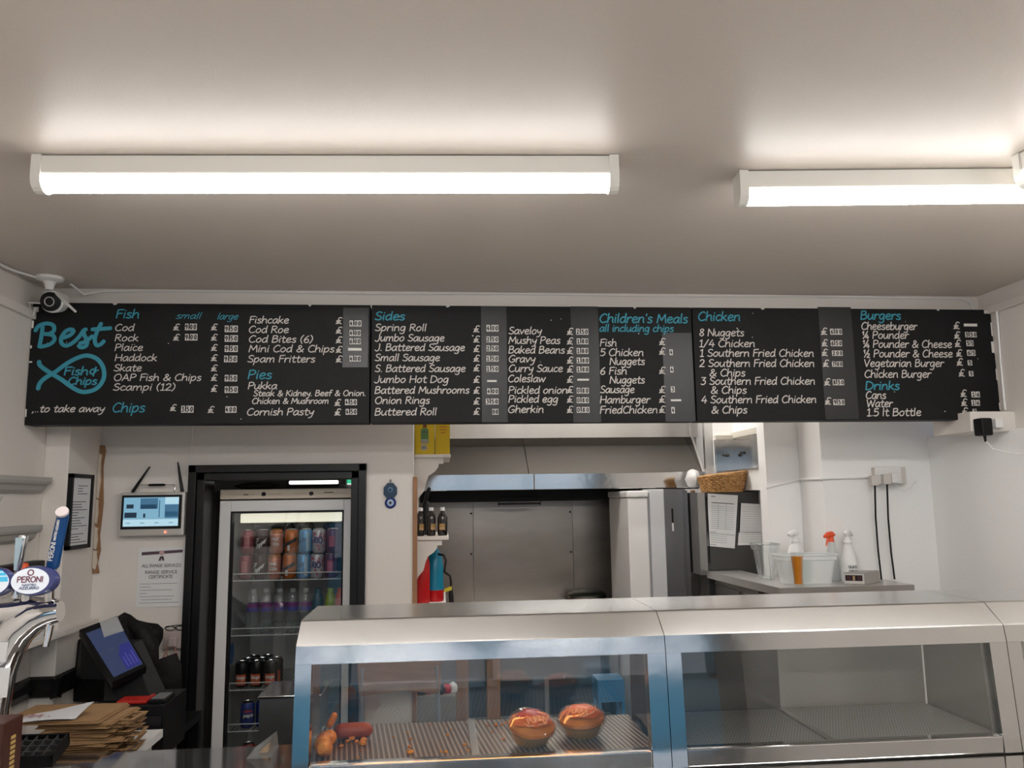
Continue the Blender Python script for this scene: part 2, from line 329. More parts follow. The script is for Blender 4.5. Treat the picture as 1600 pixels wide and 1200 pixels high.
# ------------------------------------------------------------------ hand lettering: pen strokes on a grid (x-height 5, capitals 7.6)
GL = {
'a': (4.7, '3.8,4.4 2.4,5 .8,3.6 .4,1.4 1.4,0 2.8,.9 3.8,3.6;3.9,4.8 3.7,1.4 4.4,0'),
'b': (4.5, '.6,8 .5,3 .5,0;.5,2.6 1.6,4.6 3.2,4.6 3.8,2.6 2.8,.4 1.4,0 .5,.8'),
'c': (3.9, '3.4,4.3 2.2,5 .8,3.6 .5,1.6 1.6,.1 3.5,.8'),
'd': (4.7, '3.7,4.2 2.3,5 .8,3.6 .4,1.4 1.5,0 2.9,.9 3.7,3;3.9,8 3.7,3 4,0'),
'e': (4.3, '.6,2.4 2.4,2.7 3.6,3.6 3,4.9 1.6,4.8 .6,3 .7,1.2 1.8,0 3.8,.8'),
'f': (3.5, '3.5,7.6 2.5,8 1.6,6.8 1.4,3 1.3,0;.2,4.6 3,4.8'),
'g': (4.6, '3.6,4.3 2.3,5 .8,3.8 .5,1.6 1.6,.2 2.8,1.2 3.6,3.6;3.8,4.8 3.6,.5 3.2,-2.2 1.8,-3 .3,-2.4'),
'h': (4.6, '.7,8 .5,4 .4,0;.5,2.4 1.6,4.4 2.9,4.8 3.6,3.6 3.6,1.4 4,0'),
'i': (1.9, '.9,4.8 .7,2 .9,0;1,6.6 1.15,6.9'),
'k': (4.3, '.7,8 .5,4 .4,0;3.4,4.8 1.8,3.2 .6,2.4;.9,2.6 2.2,1.6 3.8,0'),
'l': (1.9, '.9,8 .7,4 .8,0'),
'm': (6.9, '.6,4.8 .5,2 .4,0;.5,2.6 1.4,4.4 2.5,4.8 3,3.6 3,0;3.1,2.6 4.2,4.5 5.3,4.8 5.8,3.4 5.7,1.2 6.1,0'),
'n': (4.7, '.6,4.8 .5,2 .4,0;.5,2.4 1.6,4.4 2.9,4.8 3.6,3.6 3.6,1.4 4,0'),
'o': (4.5, '2.3,4.9 .9,3.8 .4,1.8 1.4,.1 2.9,.6 3.8,2.6 3.4,4.3 2.3,4.9'),
'p': (4.6, '.6,4.8 .5,1 .3,-3;.5,2.4 1.6,4.6 3.2,4.7 3.8,2.8 2.8,.6 1.5,.1 .6,.9'),
'r': (3.4, '.6,4.8 .5,2 .4,0;.5,2.4 1.4,4.2 2.4,4.8 3.3,4.4'),
's': (3.7, '3.1,4.4 1.9,4.9 .7,4 1.3,2.9 2.6,2.2 3,1 1.9,0 .3,.5'),
't': (3.5, '1.7,7 1.4,3 1.6,.4 2.4,0 3.3,.5;.2,4.8 3.2,5'),
'u': (4.7, '.6,4.8 .4,2 1.2,.1 2.6,.7 3.6,3;3.8,4.8 3.6,2 4.2,0'),
'v': (4.1, '.3,4.8 1.7,.1;1.7,.1 3.7,4.9'),
'w': (6.1, '.3,4.8 1.4,.1;1.4,.1 2.9,4.4;2.9,4.4 4.2,.1;4.2,.1 5.8,4.9'),
'y': (4.3, '.4,4.8 .8,2.4 1.8,1.6 3.2,3;3.8,4.8 3.2,.5 2.2,-2.4 .4,-3'),
'z': (4.0, '.5,4.8 3.5,4.8;3.5,4.8 .4,.1;.4,.1 3.7,.1'),
'A': (5.6, '2.8,7.6 .3,0;2.8,7.6 5,0;1.2,2.6 4.4,2.7'),
'B': (5.2, '.8,7.4 .6,0;.8,7.4 3.2,7.5 4,6.2 3,4.6 .9,4;.9,4 3.4,4.2 4.6,2.4 3.4,.5 .6,0'),
'C': (5.4, '4.8,6.6 3.4,7.6 1.6,6.4 .5,3.6 1.2,1 2.8,0 4.9,1'),
'D': (5.9, '.8,7.5 .6,0;.7,7.4 3.4,7 5.2,4.6 4.6,1.8 2.6,.2 .6,0'),
'E': (4.6, '.8,7.5 .6,0;.8,7.5 4,7.5;.7,4 3.4,4;.6,0 4.1,0'),
'F': (4.4, '.8,7.4 .6,0;.8,7.4 4.3,7.7;.7,4 3.6,4.3'),
'G': (6.0, '5,6.6 3.6,7.6 1.6,6.4 .5,3.4 1.4,.7 3.2,0 5,1.4 5.2,3.2;5.2,3.2 3.2,3.2'),
'H': (6.0, '.8,7.6 .6,0;5,7.6 5.1,0;.7,3.8 5,3.9'),
'I': (2.0, '1,7.5 .9,0'),
'J': (4.4, '3.4,7.6 3.5,3 2.8,.4 1.4,-.4 .2,.8'),
'K': (5.2, '.8,7.6 .6,0;4.4,7.6 .8,3.4;1.6,4 4.8,0'),
'L': (4.2, '.8,7.6 .6,0;.6,0 4,.1'),
'M': (7.0, '.6,0 1.2,7.4;1.2,7.4 3.4,2.2;3.4,2.2 5.6,7.4;5.6,7.4 6.4,0'),
'N': (6.0, '.6,0 .8,7.4;.8,7.4 5,.2;5,.2 5.3,7.6'),
'O': (6.2, '3.2,7.6 1.2,6.2 .5,3.4 1.6,.6 3.4,0 5.2,1.8 5.4,4.8 4.4,7 3.2,7.6'),
'P': (4.9, '.8,7.4 .6,0;.8,7.4 3.2,7.5 4.4,6 3.6,4.2 .9,3.4'),
'R': (5.2, '.8,7.4 .6,0;.8,7.4 3.2,7.5 4.2,6 3.4,4.4 .9,3.8;1.8,3.9 4.7,0'),
'S': (4.8, '4.2,6.8 2.6,7.6 .9,6.2 1.6,4.4 3.4,3.4 4.2,1.8 2.8,.1 .4,.8'),
'T': (5.0, '2.5,7.4 2.4,0;.2,7.4 4.8,7.6'),
'U': (5.6, '.7,7.5 .6,2.6 2,.1 4,.7 4.8,3;4.9,7.5 4.8,0'),
'V': (5.4, '.4,7.5 2.5,.1;2.5,.1 5,7.6'),
'W': (8.0, '.4,7.5 2,.1;2,.1 4,6.6;4,6.6 5.6,.1;5.6,.1 7.7,7.6'),
'Q': (6.2, '3.2,7.6 1.2,6.2 .5,3.4 1.6,.6 3.4,0 5.2,1.8 5.4,4.8 4.4,7 3.2,7.6;3.4,2 5.6,-.6'),
'Y': (5.0, '.4,7.5 2.4,4;4.6,7.5 2.4,4;2.4,4 2.3,0'), 'X': (5.0, '.4,7.5 4.6,0;4.5,7.5 .3,0'),
'x': (4.2, '.4,4.8 3.6,0;3.6,4.8 .3,0'), 'j': (2.4, '1.6,4.8 1.5,0 1.2,-2.4 .2,-3;1.7,6.6 1.8,6.9'),
'Z': (4.8, '.5,7.5 4.3,7.5;4.3,7.5 .4,.1;.4,.1 4.6,.1'),
'0': (4.8, '2.4,7.4 .8,5.8 .5,2.6 1.8,.1 3.4,1 4.1,4.2 3.5,6.8 2.4,7.4'),
'1': (3.4, '.6,6 2,7.4;2,7.4 1.9,0;.6,0 3.2,0'),
'2': (4.6, '.6,6 2,7.4 3.6,6.4 3.2,4 .5,.1;.5,.1 4.2,.1'),
'3': (4.4, '.6,7.4 3.8,7.4;3.8,7.4 1.8,4.4;1.8,4.4 3.6,3.8 3.8,1.6 2.2,0 .4,.6'),
'4': (4.8, '2.8,7.4 .4,2.4;.4,2.4 4.5,2.4;3.4,4.6 3.2,0'),
'5': (4.4, '3.8,7.4 1,7.4;1,7.4 .8,4.2;.8,4.2 2.8,4.6 4,2.6 2.6,.2 .4,.4'),
'6': (4.5, '3.4,7.4 1.4,5 .5,2.2 1.6,0 3.4,.5 3.8,2.6 2.4,3.8 .7,2.4'),
'7': (4.4, '.4,7.4 4,7.4;4,7.4 1.4,0'),
'8': (4.5, '2.3,4 .9,5.6 2.2,7.4 3.7,6.2 2.3,4 .6,2 2,0 3.9,1.6 2.3,4'),
'9': (4.5, '3.8,6.2 2.4,7.4 .7,6 .9,4.2 2.6,3.8 3.8,6;3.8,6.2 3.4,2.6 2,0'),
'&': (6.0, '5.4,3.6 4,1.2 2,0 .6,1.4 1.8,3.6 3.6,5.4 3.2,7 2,7 1.6,5.6 3,2.8 5.4,0'),
'+': (5.4, '3.8,7.6 3.2,3 3,-1;3.9,4.4 2.2,5.6 .9,3.8 1.2,1.4 2.8,1.4 4.6,4.4 5.4,4.6'),
'(': (2.6, '2.2,8.2 .8,5.6 .6,2.2 1.8,-1'), ')': (2.6, '.5,8.2 1.9,5.6 1.8,2.2 .4,-1'),
'.': (1.8, '.7,.2 .9,.4'), ',': (1.8, '.9,.4 .5,-1.2'), "'": (1.6, '.9,7.8 .6,6.2'), '/': (4.0, '.3,-.6 3.6,7.8'), '-': (4.0, '.5,2.6 3.6,2.6'),
'#': (5.0, '4.4,6.6 3.2,7.4 2,6.4 1.8,3 1,.3;.6,3.6 3.6,3.8;.4,.2 2.4,.7 4.4,.1;.7,2.2 3.3,2.3'),
'|': (6.2, '.4,6.2 1.3,7.4;1.3,7.4 1.2,3.8;1.2,-.2 4.6,7.6;4.6,4 3,1.2;3,1.2 5.8,1.2;5.2,2.6 5,-.6'),
'~': (6.2, '.4,6.2 1.3,7.4;1.3,7.4 1.2,3.8;1.2,-.2 4.6,7.6;3.4,3 4.6,3.6 5.2,2.4 3.4,-.4;3.4,-.4 5.8,-.4'),
' ': (2.6, ''),
}
def curve(pts, n=4):
    if len(pts) < 3: return pts
    P = [Vector(p) for p in pts]; out = []
    for i in range(len(P) - 1):
        a, b, c, d = P[max(i - 1, 0)], P[i], P[i + 1], P[min(i + 2, len(P) - 1)]
        for k in range(n):
            t = k / n
            out.append(tuple(0.5 * ((2 * b) + (c - a) * t + (2 * a - 5 * b + 4 * c - d) * t * t + (3 * b - a - 3 * c + d) * t ** 3)))
    return out + [tuple(P[-1])]
def letters(mb, text, fn, width, cap, w, m=0, slant=0.12, track=0.0, smooth=4):
    """write text with its left foot at (0, 0), width wide and capitals cap high, in a brush of width w"""
    x = 0; runs = []
    for ch in text:
        adv, st = GL[ch]
        for seg in st.split(';'):
            if seg:
                pts = [tuple(float(q) for q in p.split(',')) for p in seg.split()]
                runs.append([(p[0] + x, p[1]) for p in curve(pts, smooth)])
        x += adv + track
    tot = max(p[0] for r in runs for p in r); lo = min(p[0] for r in runs for p in r)
    sy = cap / 7.6; sx = width / (tot - lo) if width else sy
    for r in runs: mb.ribbon([((p[0] - lo) * sx + p[1] * sy * slant, p[1] * sy) for p in r], w, fn, m)
    return mb
def label_on(mb, text, fn, u, v, width, cap, w, m=0, slant=0.0):
    return letters(mb, text, lambda a, b: fn(a + u, b + v), width, cap, w, m, slant, smooth=3)

# ================================================================== THE SETTING
XL, XR, YF = -1.6, 2.415, -2.3
struct('floor', MB().box(-2.4, 3.6, -2.6, 5.6, -0.1, 0), floorm)
struct('ceiling', MB().box(-2.4, 3.6, -2.6, 5.6, CEIL, CEIL + 0.1), ceilm)
struct('wall_left', MB().box(XL - 0.15, XL, -2.6, 5.4, 0, CEIL), white)
struct('wall_pillar', MB().box(XL, -1.505, 3.40, 3.70, 0, CEIL, bev=0.004), white)
struct('wall_right', MB().box(XR, XR + 0.15, -2.6, 3.45, 0, CEIL), white)
struct('wall_bulkhead', MB().box(XL, XR, 3.30, 3.40, 2.03, CEIL), white)
# wall with the doorway, its return and the partition beside the kitchen
struct('wall_doorway', MB().box(XL, -1.10, 3.70, 3.82, 0, CEIL).box(-1.10, -0.345, 3.70, 3.82, 1.85, CEIL)
       .box(-0.345, -0.122, 3.70, 3.82, 0, CEIL), white)
struct('wall_partition', MB().box(-0.37, -0.124, 3.82, 5.30, 0, CEIL), white)
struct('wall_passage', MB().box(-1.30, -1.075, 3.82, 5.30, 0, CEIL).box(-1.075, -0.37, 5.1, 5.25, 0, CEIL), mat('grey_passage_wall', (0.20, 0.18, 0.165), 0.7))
struct('wall_kitchen', MB().box(-0.124, 2.3, 5.30, 5.42, 0, CEIL), kwhite)
struct('wall_sockets', MB().box(1.79, 2.47, 3.62, 3.86, 0, CEIL, bev=0.003), kwhite)
struct('wall_column', MB().box(1.618, 1.79, 3.86, 3.95, 0, CEIL).box(1.72, 2.3, 3.95, 5.30, 0, CEIL), kwhite)
struct('wall_return', MB().prism([(2.325, 3.62), (2.412, 2.9), (2.47, 2.9), (2.47, 3.62)], 'z', 0, 1.955), kwhite)
struct('trim_1', MB().box(XL, XL + 0.018, -2.3, 3.30, 2.42, 2.455, bev=0.004), white)
struct('trim_2', MB().box(XR - 0.018, XR, -2.3, 3.30, 2.468, 2.50, bev=0.004), white)
struct('trim_3', MB().box(2.215, XR, 3.14, 3.40, 1.945, 2.03, bev=0.004), white)
# black door frame with a stepped moulding
m = MB()
for a, b, d in ((0.0, 0.034, 0.0), (0.034, 0.068, 0.018)):
    m.box(-1.112 + a, -1.112 + b, 3.665 + d, 3.84, 0, 1.862 - a, bev=0.003)
    m.box(-0.333 - b, -0.333 - a, 3.665 + d, 3.84, 0, 1.862 - a, bev=0.003)
    m.box(-1.112 + a, -0.333 - a, 3.665 + d, 3.84, 1.862 - b, 1.862 - a, bev=0.003)
struct('door_1', m, black)
struct('trim_4', MB().box(-0.124, -0.106, 3.69, 3.83, 0, 1.80, bev=0.003), mat('bare_edge_wood', (0.34, 0.17, 0.085), 0.6, noise=(10, (0.25, 0.12, 0.06), 4, 0.3, 0.7, (1, 1, 0.15))))
# boxed ledge low on the left wall with its black rail
struct('trim_5', MB().box(XL, -1.47, 2.55, 3.395, 1.185, 1.205, bev=0.004).box(-1.504, -1.47, 3.395, 3.695, 1.185, 1.205), white)
m = MB()
prf = [(0, 0.950), (0.020, 0.958), (0.030, 0.985), (0.022, 1.008), (0.014, 1.025), (0, 1.032)]
m.prism([(XL + a, z) for a, z in prf], 'y', 2.3, 3.395)
m.prism([(3.3995 - a, z) for a, z in prf], 'x', XL, -1.475)
m.prism([(-1.5045 + a, z) for a, z in prf], 'y', 3.37, 3.695)
struct('trim_6', m, black)
# shop front behind the camera: tiled stall riser, blue frame, glass, street
struct('wall_front', MB().box(XL, XR, YF - 0.12, YF, 0, 0.42).box(XL, XR, YF - 0.12, YF, 2.3, CEIL).box(XL, -1.35, YF - 0.12, YF, 0.42, 2.3).box(2.2, XR, YF - 0.12, YF, 0.42, 2.3),
       mat('grey_stall_riser', (0.12, 0.12, 0.125), 0.4))
struct('trim_10', MB().box(-1.35, 2.2, YF - 0.11, YF, 0.42, 0.95), mat('blue_riser_panel', (0.10, 0.36, 0.62), 0.3))
m = MB()
for x in (-1.35, -0.75, 0.35, 1.28, 2.14): m.box(x, x + 0.06, YF - 0.09, YF - 0.03, 0.95, 2.3)
m.box(-1.35, 2.2, YF - 0.09, YF - 0.03, 0.95, 1.0).box(-1.35, 2.2, YF - 0.09, YF - 0.03, 2.24, 2.3).box(-1.35, 2.2, YF - 0.085, YF - 0.035, 1.78, 1.83)
w1 = struct('window_1', m, mat('blue_window_frame', (0.10, 0.30, 0.46), 0.4))
g = obj('window_pane', MB().box(-1.3, 2.15, YF - 0.064, YF - 0.058, 1.0, 2.24), pane, w1)
struct('ground', MB().box(-14, 14, -14, -2.6, -0.12, -0.02), mat('grey_pavement', (0.20, 0.20, 0.21), 0.8))

# ================================================================== CEILING LIGHTS
def led_batten(label, length, mid, ang):
    t = thing('ceiling_light', label, 'light', (mid[0], mid[1], CEIL), 'white LED battens on the ceiling')
    h = length / 2
    z = CEIL
    obj('housing', MB().box(mid[0] - h, mid[0] + h, mid[1] - 0.030, mid[1] + 0.030, z - 0.050, z - 0.002, bev=0.003), batten, t)
    prof = [(mid[1] - 0.030, z - 0.051)] + [(mid[1] - 0.031 * cos(a), z - 0.055 - 0.034 * sin(a)) for a in [pi * k / 10 for k in range(11)]] + [(mid[1] + 0.030, z - 0.051)]
    m = MB().prism(prof, 'x', mid[0] - h + 0.012, mid[0] + h - 0.012); m.bm.normal_update()
    for f in m.bm.faces:
        zc = f.calc_center_median().z - (z - 0.055); f.material_index = 0 if zc < -0.024 else 1 if zc < -0.012 else 2
    obj('diffuser', m, [led, led_mid, led_low], t)
    for s in (-1, 1):
        e = mid[0] + s * h
        m = MB().prism([(mid[1] - 0.034, z - 0.001), (mid[1] + 0.034, z - 0.001), (mid[1] + 0.034, z - 0.06)] + [(mid[1] + 0.034 * cos(a), z - 0.06 - 0.033 * sin(a)) for a in [pi * k / 8 for k in range(1, 8)]] + [(mid[1] - 0.034, z - 0.06)], 'x', e - 0.014, e + 0.010)
        obj('end_cap', m, batten, t)
    t.rotation_euler = (0, 0, ang)
    return t
led_batten('long lit batten light on the ceiling above the left and middle menu boards', 1.45, (-0.275, 1.978, 0), radians(-3.2))
led_batten('long lit batten light on the ceiling above the right-hand menu board', 1.45, (1.545, 1.955, 0), radians(-4.6))
led_batten('end of a batten light crossways at the right edge of the ceiling', 1.45, (1.527, 1.122, 0), radians(90))
# kitchen lamp behind the bulkhead, then unseen battens added to raise the room's light
for x, y, lab in ((0.9, 4.25, 'batten light on the kitchen ceiling behind the menu boards'), (-0.45, 0.55, 'unseen added batten light over the left of the customer area above the photographer'), (-0.6, -1.0, 'unseen added batten light by the shop window behind the photographer, left'), (1.3, -1.0, 'unseen added batten light by the shop window behind the photographer, right')):
    if lab:
        t = thing('unseen_light', lab, 'light', (x, y, CEIL))
        obj('housing', MB().box(x - 0.6, x + 0.6, y - 0.03, y + 0.03, CEIL - 0.05, CEIL - 0.002), batten, t)
        obj('diffuser', MB().box(x - 0.59, x + 0.59, y - 0.028, y + 0.028, CEIL - 0.085, CEIL - 0.05), led, t)

# ================================================================== MENU BOARDS
BY = 3.22
def wr(board, text, x0, x1, y, cap=11.0, w=1.55, m=None, slant=0.14, name='menu_text'):
    o = at(x0, y, Y=BY); e = at(x1, y, Y=BY); k = (e.x - o.x) / (x1 - x0)
    fn = quad_fn((o.x, BY, o.z), (1, 0, 0), (0, 0, 1), lift=0.0012)
    cw = cap * k; wid = (e.x - o.x) - slant * cw * 0.4
    return obj(name, letters(MB(), text, fn, wid, cw, w * k, 0, slant), m or chalk, board)
def pound(board, x, y, cap=10.5): return wr(board, '#', x, x + 9, y, cap, 1.5, None, 0.12, 'pound_sign')
def price(board, x0, x1, y0, y1, txt, plane=BY - 0.0012):
    """small white number tiles pushed into the rail, or a dash of white tape"""
    a, b = at(x0, y1, Y=plane), at(x1, y0, Y=plane)
    mb = MB()
    if txt == '-':
        mb.box(a.x, b.x, plane - 0.003, plane, a.z, b.z)
        return obj('price_blank', mb, [tile_white, tile_ink], board)
    chars = [c for c in txt if c != '.']; n = len(chars); W_ = b.x - a.x; H_ = b.z - a.z
    dot = 0.10 * W_ if '.' in txt else 0; cw = (W_ - dot) / n; x = a.x
    for i, c in enumerate(chars):
        if i == 1: x += dot
        mb.box(x + 0.0006, x + cw - 0.0006, plane - 0.003, plane, a.z, b.z)
        fn = quad_fn((x + cw * 0.24, plane - 0.003, a.z + H_ * 0.17), (1, 0, 0), (0, 0, 1), lift=0.0006)
        letters(mb, c, fn, cw * 0.46, H_ * 0.66, 0.0042, 1, 0.0, smooth=2)
        x += cw
    if dot:
        xx = a.x + cw + dot * 0.2
        mb.box(xx, xx + dot * 0.6, plane - 0.002, plane, a.z, a.z + H_ * 0.2)
    return obj('price_tag', mb, [tile_white, tile_ink], board)
def strip(board, x0, x1, y0, y1):
    a, b = at(x0, y1, Y=BY), at(x1, y0, Y=BY)
    return obj('price_rail', MB().box(a.x, b.x, BY - 0.0012, BY + 0.002, a.z, b.z), stripm, board)
def board(label, x0, x1, chips, edge=((), ())):
    z0, z1 = 2.003, 2.488
    t = thing('menu_board', label, 'menu board', ((x0 + x1) / 2, 3.26, z0), 'blackboard menus above the counter')
    m = MB().box(x0, x1, BY, 3.30, z0, z1, bev=0.002); rnd = random.Random(int(x0 * 100))
    for _ in range(chips):
        x, z = rnd.uniform(x0 + 0.02, x1 - 0.02), rnd.uniform(z0 + 0.01, z1 - 0.01); r = rnd.uniform(0.0012, 0.003)
        m.box(x - r, x + r * rnd.uniform(0.4, 1.2), BY - 0.0006, BY + 0.001, z - r * 0.7, z + r * 0.6, 1)
    for (x, w_) in ((x0 + 0.30, 0.02), (x1 - 0.25, 0.014)):
        m.prism([(x, z1 + 0.0005), (x + w_, z1 + 0.0005), (x + w_ * 0.8, z1 - 0.006), (x + w_ * 0.3, z1 - 0.008)], 'y', BY - 0.0006, BY + 0.002, 1)
    for z, h, d in edge[0]: m.box(x0 - 0.0006, x0 + d, BY - 0.0008, BY + 0.002, z - h / 2, z + h / 2, 1)
    for z, h, d in edge[1]: m.box(x1 - d, x1 + 0.0006, BY - 0.0008, BY + 0.002, z - h / 2, z + h / 2, 1)
    obj('panel', m, [boardm, tile_white], t)
    return t
B1 = board('black menu board listing fish and pies with the teal fish logo, leftmost of three', -1.597, -0.283, 8,
           (((2.46, 0.02, 0.022), (2.40, 0.03, 0.008), (2.31, 0.012, 0.007), (2.25, 0.006, 0.012), (2.05, 0.03, 0.005)), ()))
B2 = board('black menu board listing sides and children\'s meals, middle of the three', -0.277, 1.062, 22)
B3 = board('black menu board listing chicken, burgers and drinks, rightmost of three', 1.067, 2.412, 14,
           ((), ((2.478, 0.016, 0.03), (2.40, 0.06, 0.006), (2.32, 0.05, 0.012), (2.20, 0.05, 0.004), (2.06, 0.03, 0.004))))
# ---- left board: logo
def px(board, pts, w, m, name, smooth=5):
    o = at(pts[0][0][0], pts[0][0][1], Y=BY)
    mb = MB()
    for run in pts:
        q = [(lambda p: (p.x, p.z))(at(u, v, Y=BY)) for u, v in run]
        mb.ribbon(curve(q, smooth), w, lambda u, v: Vector((u, BY - 0.0012, v)), 0)
    return obj(name, mb, m, board)
def Z7(s):   # points read from an enlarged view of the logo
    return [[(40 + float(a.split(',')[0]) / 7.057, 480 + float(a.split(',')[1]) / 7.057) for a in r.split()] for r in s.split(';')]
px(B1, Z7('110,260 150,205 240,180 310,205 310,265 250,300;190,220 175,330 155,430;215,295 300,310 320,360 270,410 180,435 148,430;'
          '410,340 490,310 530,265 500,245 440,270 395,340 400,400 450,425 520,395 590,330 640,260 670,245;640,265 650,310 680,370 670,425 620,445 585,425;600,400 660,380 740,320;835,180 790,270 765,360 785,420 830,410 865,375;735,245 830,240 940,232'),
   0.0155, teal, 'logo_script')
px(B1, Z7('150,600 160,640 220,690 300,740 400,800 480,860 580,920 660,935 760,910 830,850 868,760 855,660 800,580 720,540 640,538 540,575 430,640 330,715 220,780 160,840 140,900'), 0.0165, teal, 'logo_fish')
wr(B1, 'Fish+', 101, 153, 586, 13, 2.6, teal, 0.12, 'logo_text'); wr(B1, 'Chips', 107, 151, 601, 12, 2.5, teal, 0.12, 'logo_text')
wr(B1, ',..to take away', 51, 163, 644, 11, 1.7, chalk, 0.25)
for tx, a, b, y, c in (('Fish', 182, 217, 497, 14), ('Pies', 388, 424, 592, 14), ('Chips', 176, 226, 644, 15)): wr(B1, tx, a, b, y, c, 2.0, teal, name='heading')
for tx, a, b, y in (('small', 275, 313, 498), ('large', 340, 372, 499)): wr(B1, tx, a, b, y, 10, 1.2, teal, 0.35, 'heading')
for tx, a, b, y in (('Cod', 180, 209, 517), ('Rock', 180, 216, 533), ('Plaice', 180, 223, 548), ('Haddock', 180, 245, 564), ('Skate', 178, 221, 580),
                    ('OAP Fish & Chips', 178, 314, 595), ('Scampi (12)', 177, 273, 610), ('Fishcake', 390, 451, 505), ('Cod Roe', 389, 451, 520),
                    ('Cod Bites (6)', 389, 488, 535), ('Mini Cod & Chips', 389, 522, 550), ('Spam Fritters', 387, 492, 566), ('Pukka', 388, 433, 608), ('Cornish Pasty', 386, 490, 649)): wr(B1, tx, a, b, y)
for tx, a, b, y in (('Steak & Kidney. Beef & Onion.', 396, 571, 619), ('Chicken & Mushroom', 394, 513, 631)): wr(B1, tx, a, b, y, 9, 1.4)
for x, ys in ((271, (516, 532)), (266, (642,)), (330, (516, 532, 548, 564, 580, 595, 612)), (325, (645,)), (525, (506, 521, 536, 551, 566)), (523, (634, 649))):
    for y in ys: pound(B1, x, y)
strip(B1, 535, 576, 481, 574)
for q in ((289, 308, 506, 516, '9.00'), (289, 309, 522, 532, '9.00'), (283, 303, 634, 645, '3.50'), (351, 372, 509, 519, '9.50'), (351, 372, 524, 534, '9.50'), (351, 372, 540, 550, '9.50'),
          (350, 371, 556, 566, '9.50'), (351, 371, 586, 596, '9.50'), (351, 372, 604, 614, '9.50'), (352, 370, 635, 645, '400'), (546, 565, 501, 510, '4.00'), (546, 564, 516, 525, '4.00'),
          (546, 564, 529, 538, '6.00'), (544, 565, 544, 548, '-'), (546, 564, 556, 565, '4.00'), (539, 558, 624, 633, '4.50'), (540, 558, 639, 648, '4.50')): price(B1, *q)
# ---- middle board
wr(B2, 'Sides', 586, 632, 500, 13, 2.0, teal, name='heading'); wr(B2, "Children's Meals", 937, 1074, 504, 13.5, 2.1, teal, name='heading'); wr(B2, 'all including chips', 937, 1052, 518, 10.5, 1.7, teal, name='heading')
strip(B2, 753, 791, 478.5, 660); strip(B2, 896, 934, 479, 660); strip(B2, 1040, 1080, 520, 659)
for tx, a, b, y in (('Spring Roll', 586, 665, 517), ('Jumbo Sausage', 586, 694, 533), ('J. Battered Sausage', 586, 726, 548), ('Small Sausage', 586, 687, 564), ('S. Battered Sausage', 586, 727, 581),
                    ('Jumbo Hot Dog', 585, 700, 598), ('Battered Mushrooms', 586, 733, 615), ('Onion Rings', 586, 671, 631), ('Buttered Roll', 586, 681, 649),
                    ('Saveloy', 795, 846, 522), ('Mushy Peas', 795, 875, 537), ('Baked Beans', 795, 882, 552), ('Gravy', 795, 836, 566), ('Curry Sauce', 795, 879, 581), ('Coleslaw', 794, 852, 597),
                    ('Pickled onion', 795, 886, 615), ('Pickled egg', 795, 871, 629), ('Gherkin', 794, 849, 645), ('Fish', 938, 963, 541), ('5 Chicken', 938, 1005, 556), ('Nuggets', 953, 1007, 570),
                    ('6 Fish', 938, 979, 585), ('Nuggets', 953, 1007, 599), ('Sausage', 938, 991, 614), ('Hamburger', 938, 1016, 630), ('FriedChicken', 938, 1027, 646)): wr(B2, tx, a, b, y)
for x, ys in ((740, (519, 535, 550, 565, 580, 598, 615, 632, 648)), (886, (523, 538, 553, 568, 582, 598, 614, 629, 645)), (1030, (539, 554, 584, 614, 629, 645))):
    for y in ys: pound(B2, x, y)
for q in ((760, 779, 508, 518, '4.00'), (760, 779, 526, 535, '2.50'), (760, 779, 540, 549, '2.50'), (760, 779, 556, 565, '1.50'), (760, 779, 572, 581, '1.50'), (761, 776, 594, 597, '-'), (761, 779, 607, 616, '4.00'),
          (759, 779, 623, 632, '3.50'), (769, 779, 639, 648, '00'), (900, 919, 514, 523, '2.50'), (901, 919, 529, 538, '1.80'), (901, 919, 544, 553, '1.80'), (901, 920, 559, 568, '1.80'), (901, 920, 573, 582, '1.80'),
          (902, 920, 592, 595, '-'), (901, 920, 606, 615, '0.80'), (901, 920, 621, 630, '0.80'), (901, 921, 636, 645, '0.80'), (1046, 1051, 546, 555, '4'), (1047, 1052, 573, 582, '4'), (1048, 1054, 604, 613, '3'),
          (1048, 1064, 624, 627, '-'), (1049, 1054, 636, 646, '4')): price(B2, *q)
# ---- right board
strip(B3, 1290, 1329, 480, 655)
for tx, a, b, y, c in (('Chicken', 1091, 1156, 501, 13.5), ('Burgers', 1345, 1407, 499, 12.5), ('Drinks', 1353, 1405, 609, 12.5)): wr(B3, tx, a, b, y, c, 2.0, teal, name='heading')
for tx, a, b, y in (('8 Nuggets', 1093, 1162, 525), ('1/4 Chicken', 1093, 1179, 542), ('1 Southern Fried Chicken', 1094, 1271, 557), ('2 Southern Fried Chicken', 1093, 1272, 573), ('& Chips', 1109, 1164, 588),
                    ('3 Southern Fried Chicken', 1095, 1273, 601), ('& Chips', 1111, 1166, 615), ('4 Southern Fried Chicken', 1096, 1275, 630), ('& Chips', 1112, 1167, 646),
                    ('Cheeseburger', 1346, 1433, 515), ('| Pounder', 1347, 1420, 529), ('| Pounder & Cheese', 1348, 1487, 543), ('~ Pounder & Cheese', 1349, 1488, 558), ('Vegetarian Burger', 1350, 1475, 573),
                    ('Chicken Burger', 1351, 1455, 590), ('Cans', 1353, 1384, 623), ('Water', 1354, 1395, 636), ('1.5 lt Bottle', 1355, 1439, 650)): wr(B3, tx, a, b, y)
for x, y in ((1283, 523), (1284, 541), (1284, 556), (1286, 573), (1288, 602), (1289, 632), (1490, 514), (1491, 529), (1492, 542), (1494, 557), (1495, 571), (1498, 588), (1501, 620), (1502, 634), (1503, 648)): pound(B3, x, y)
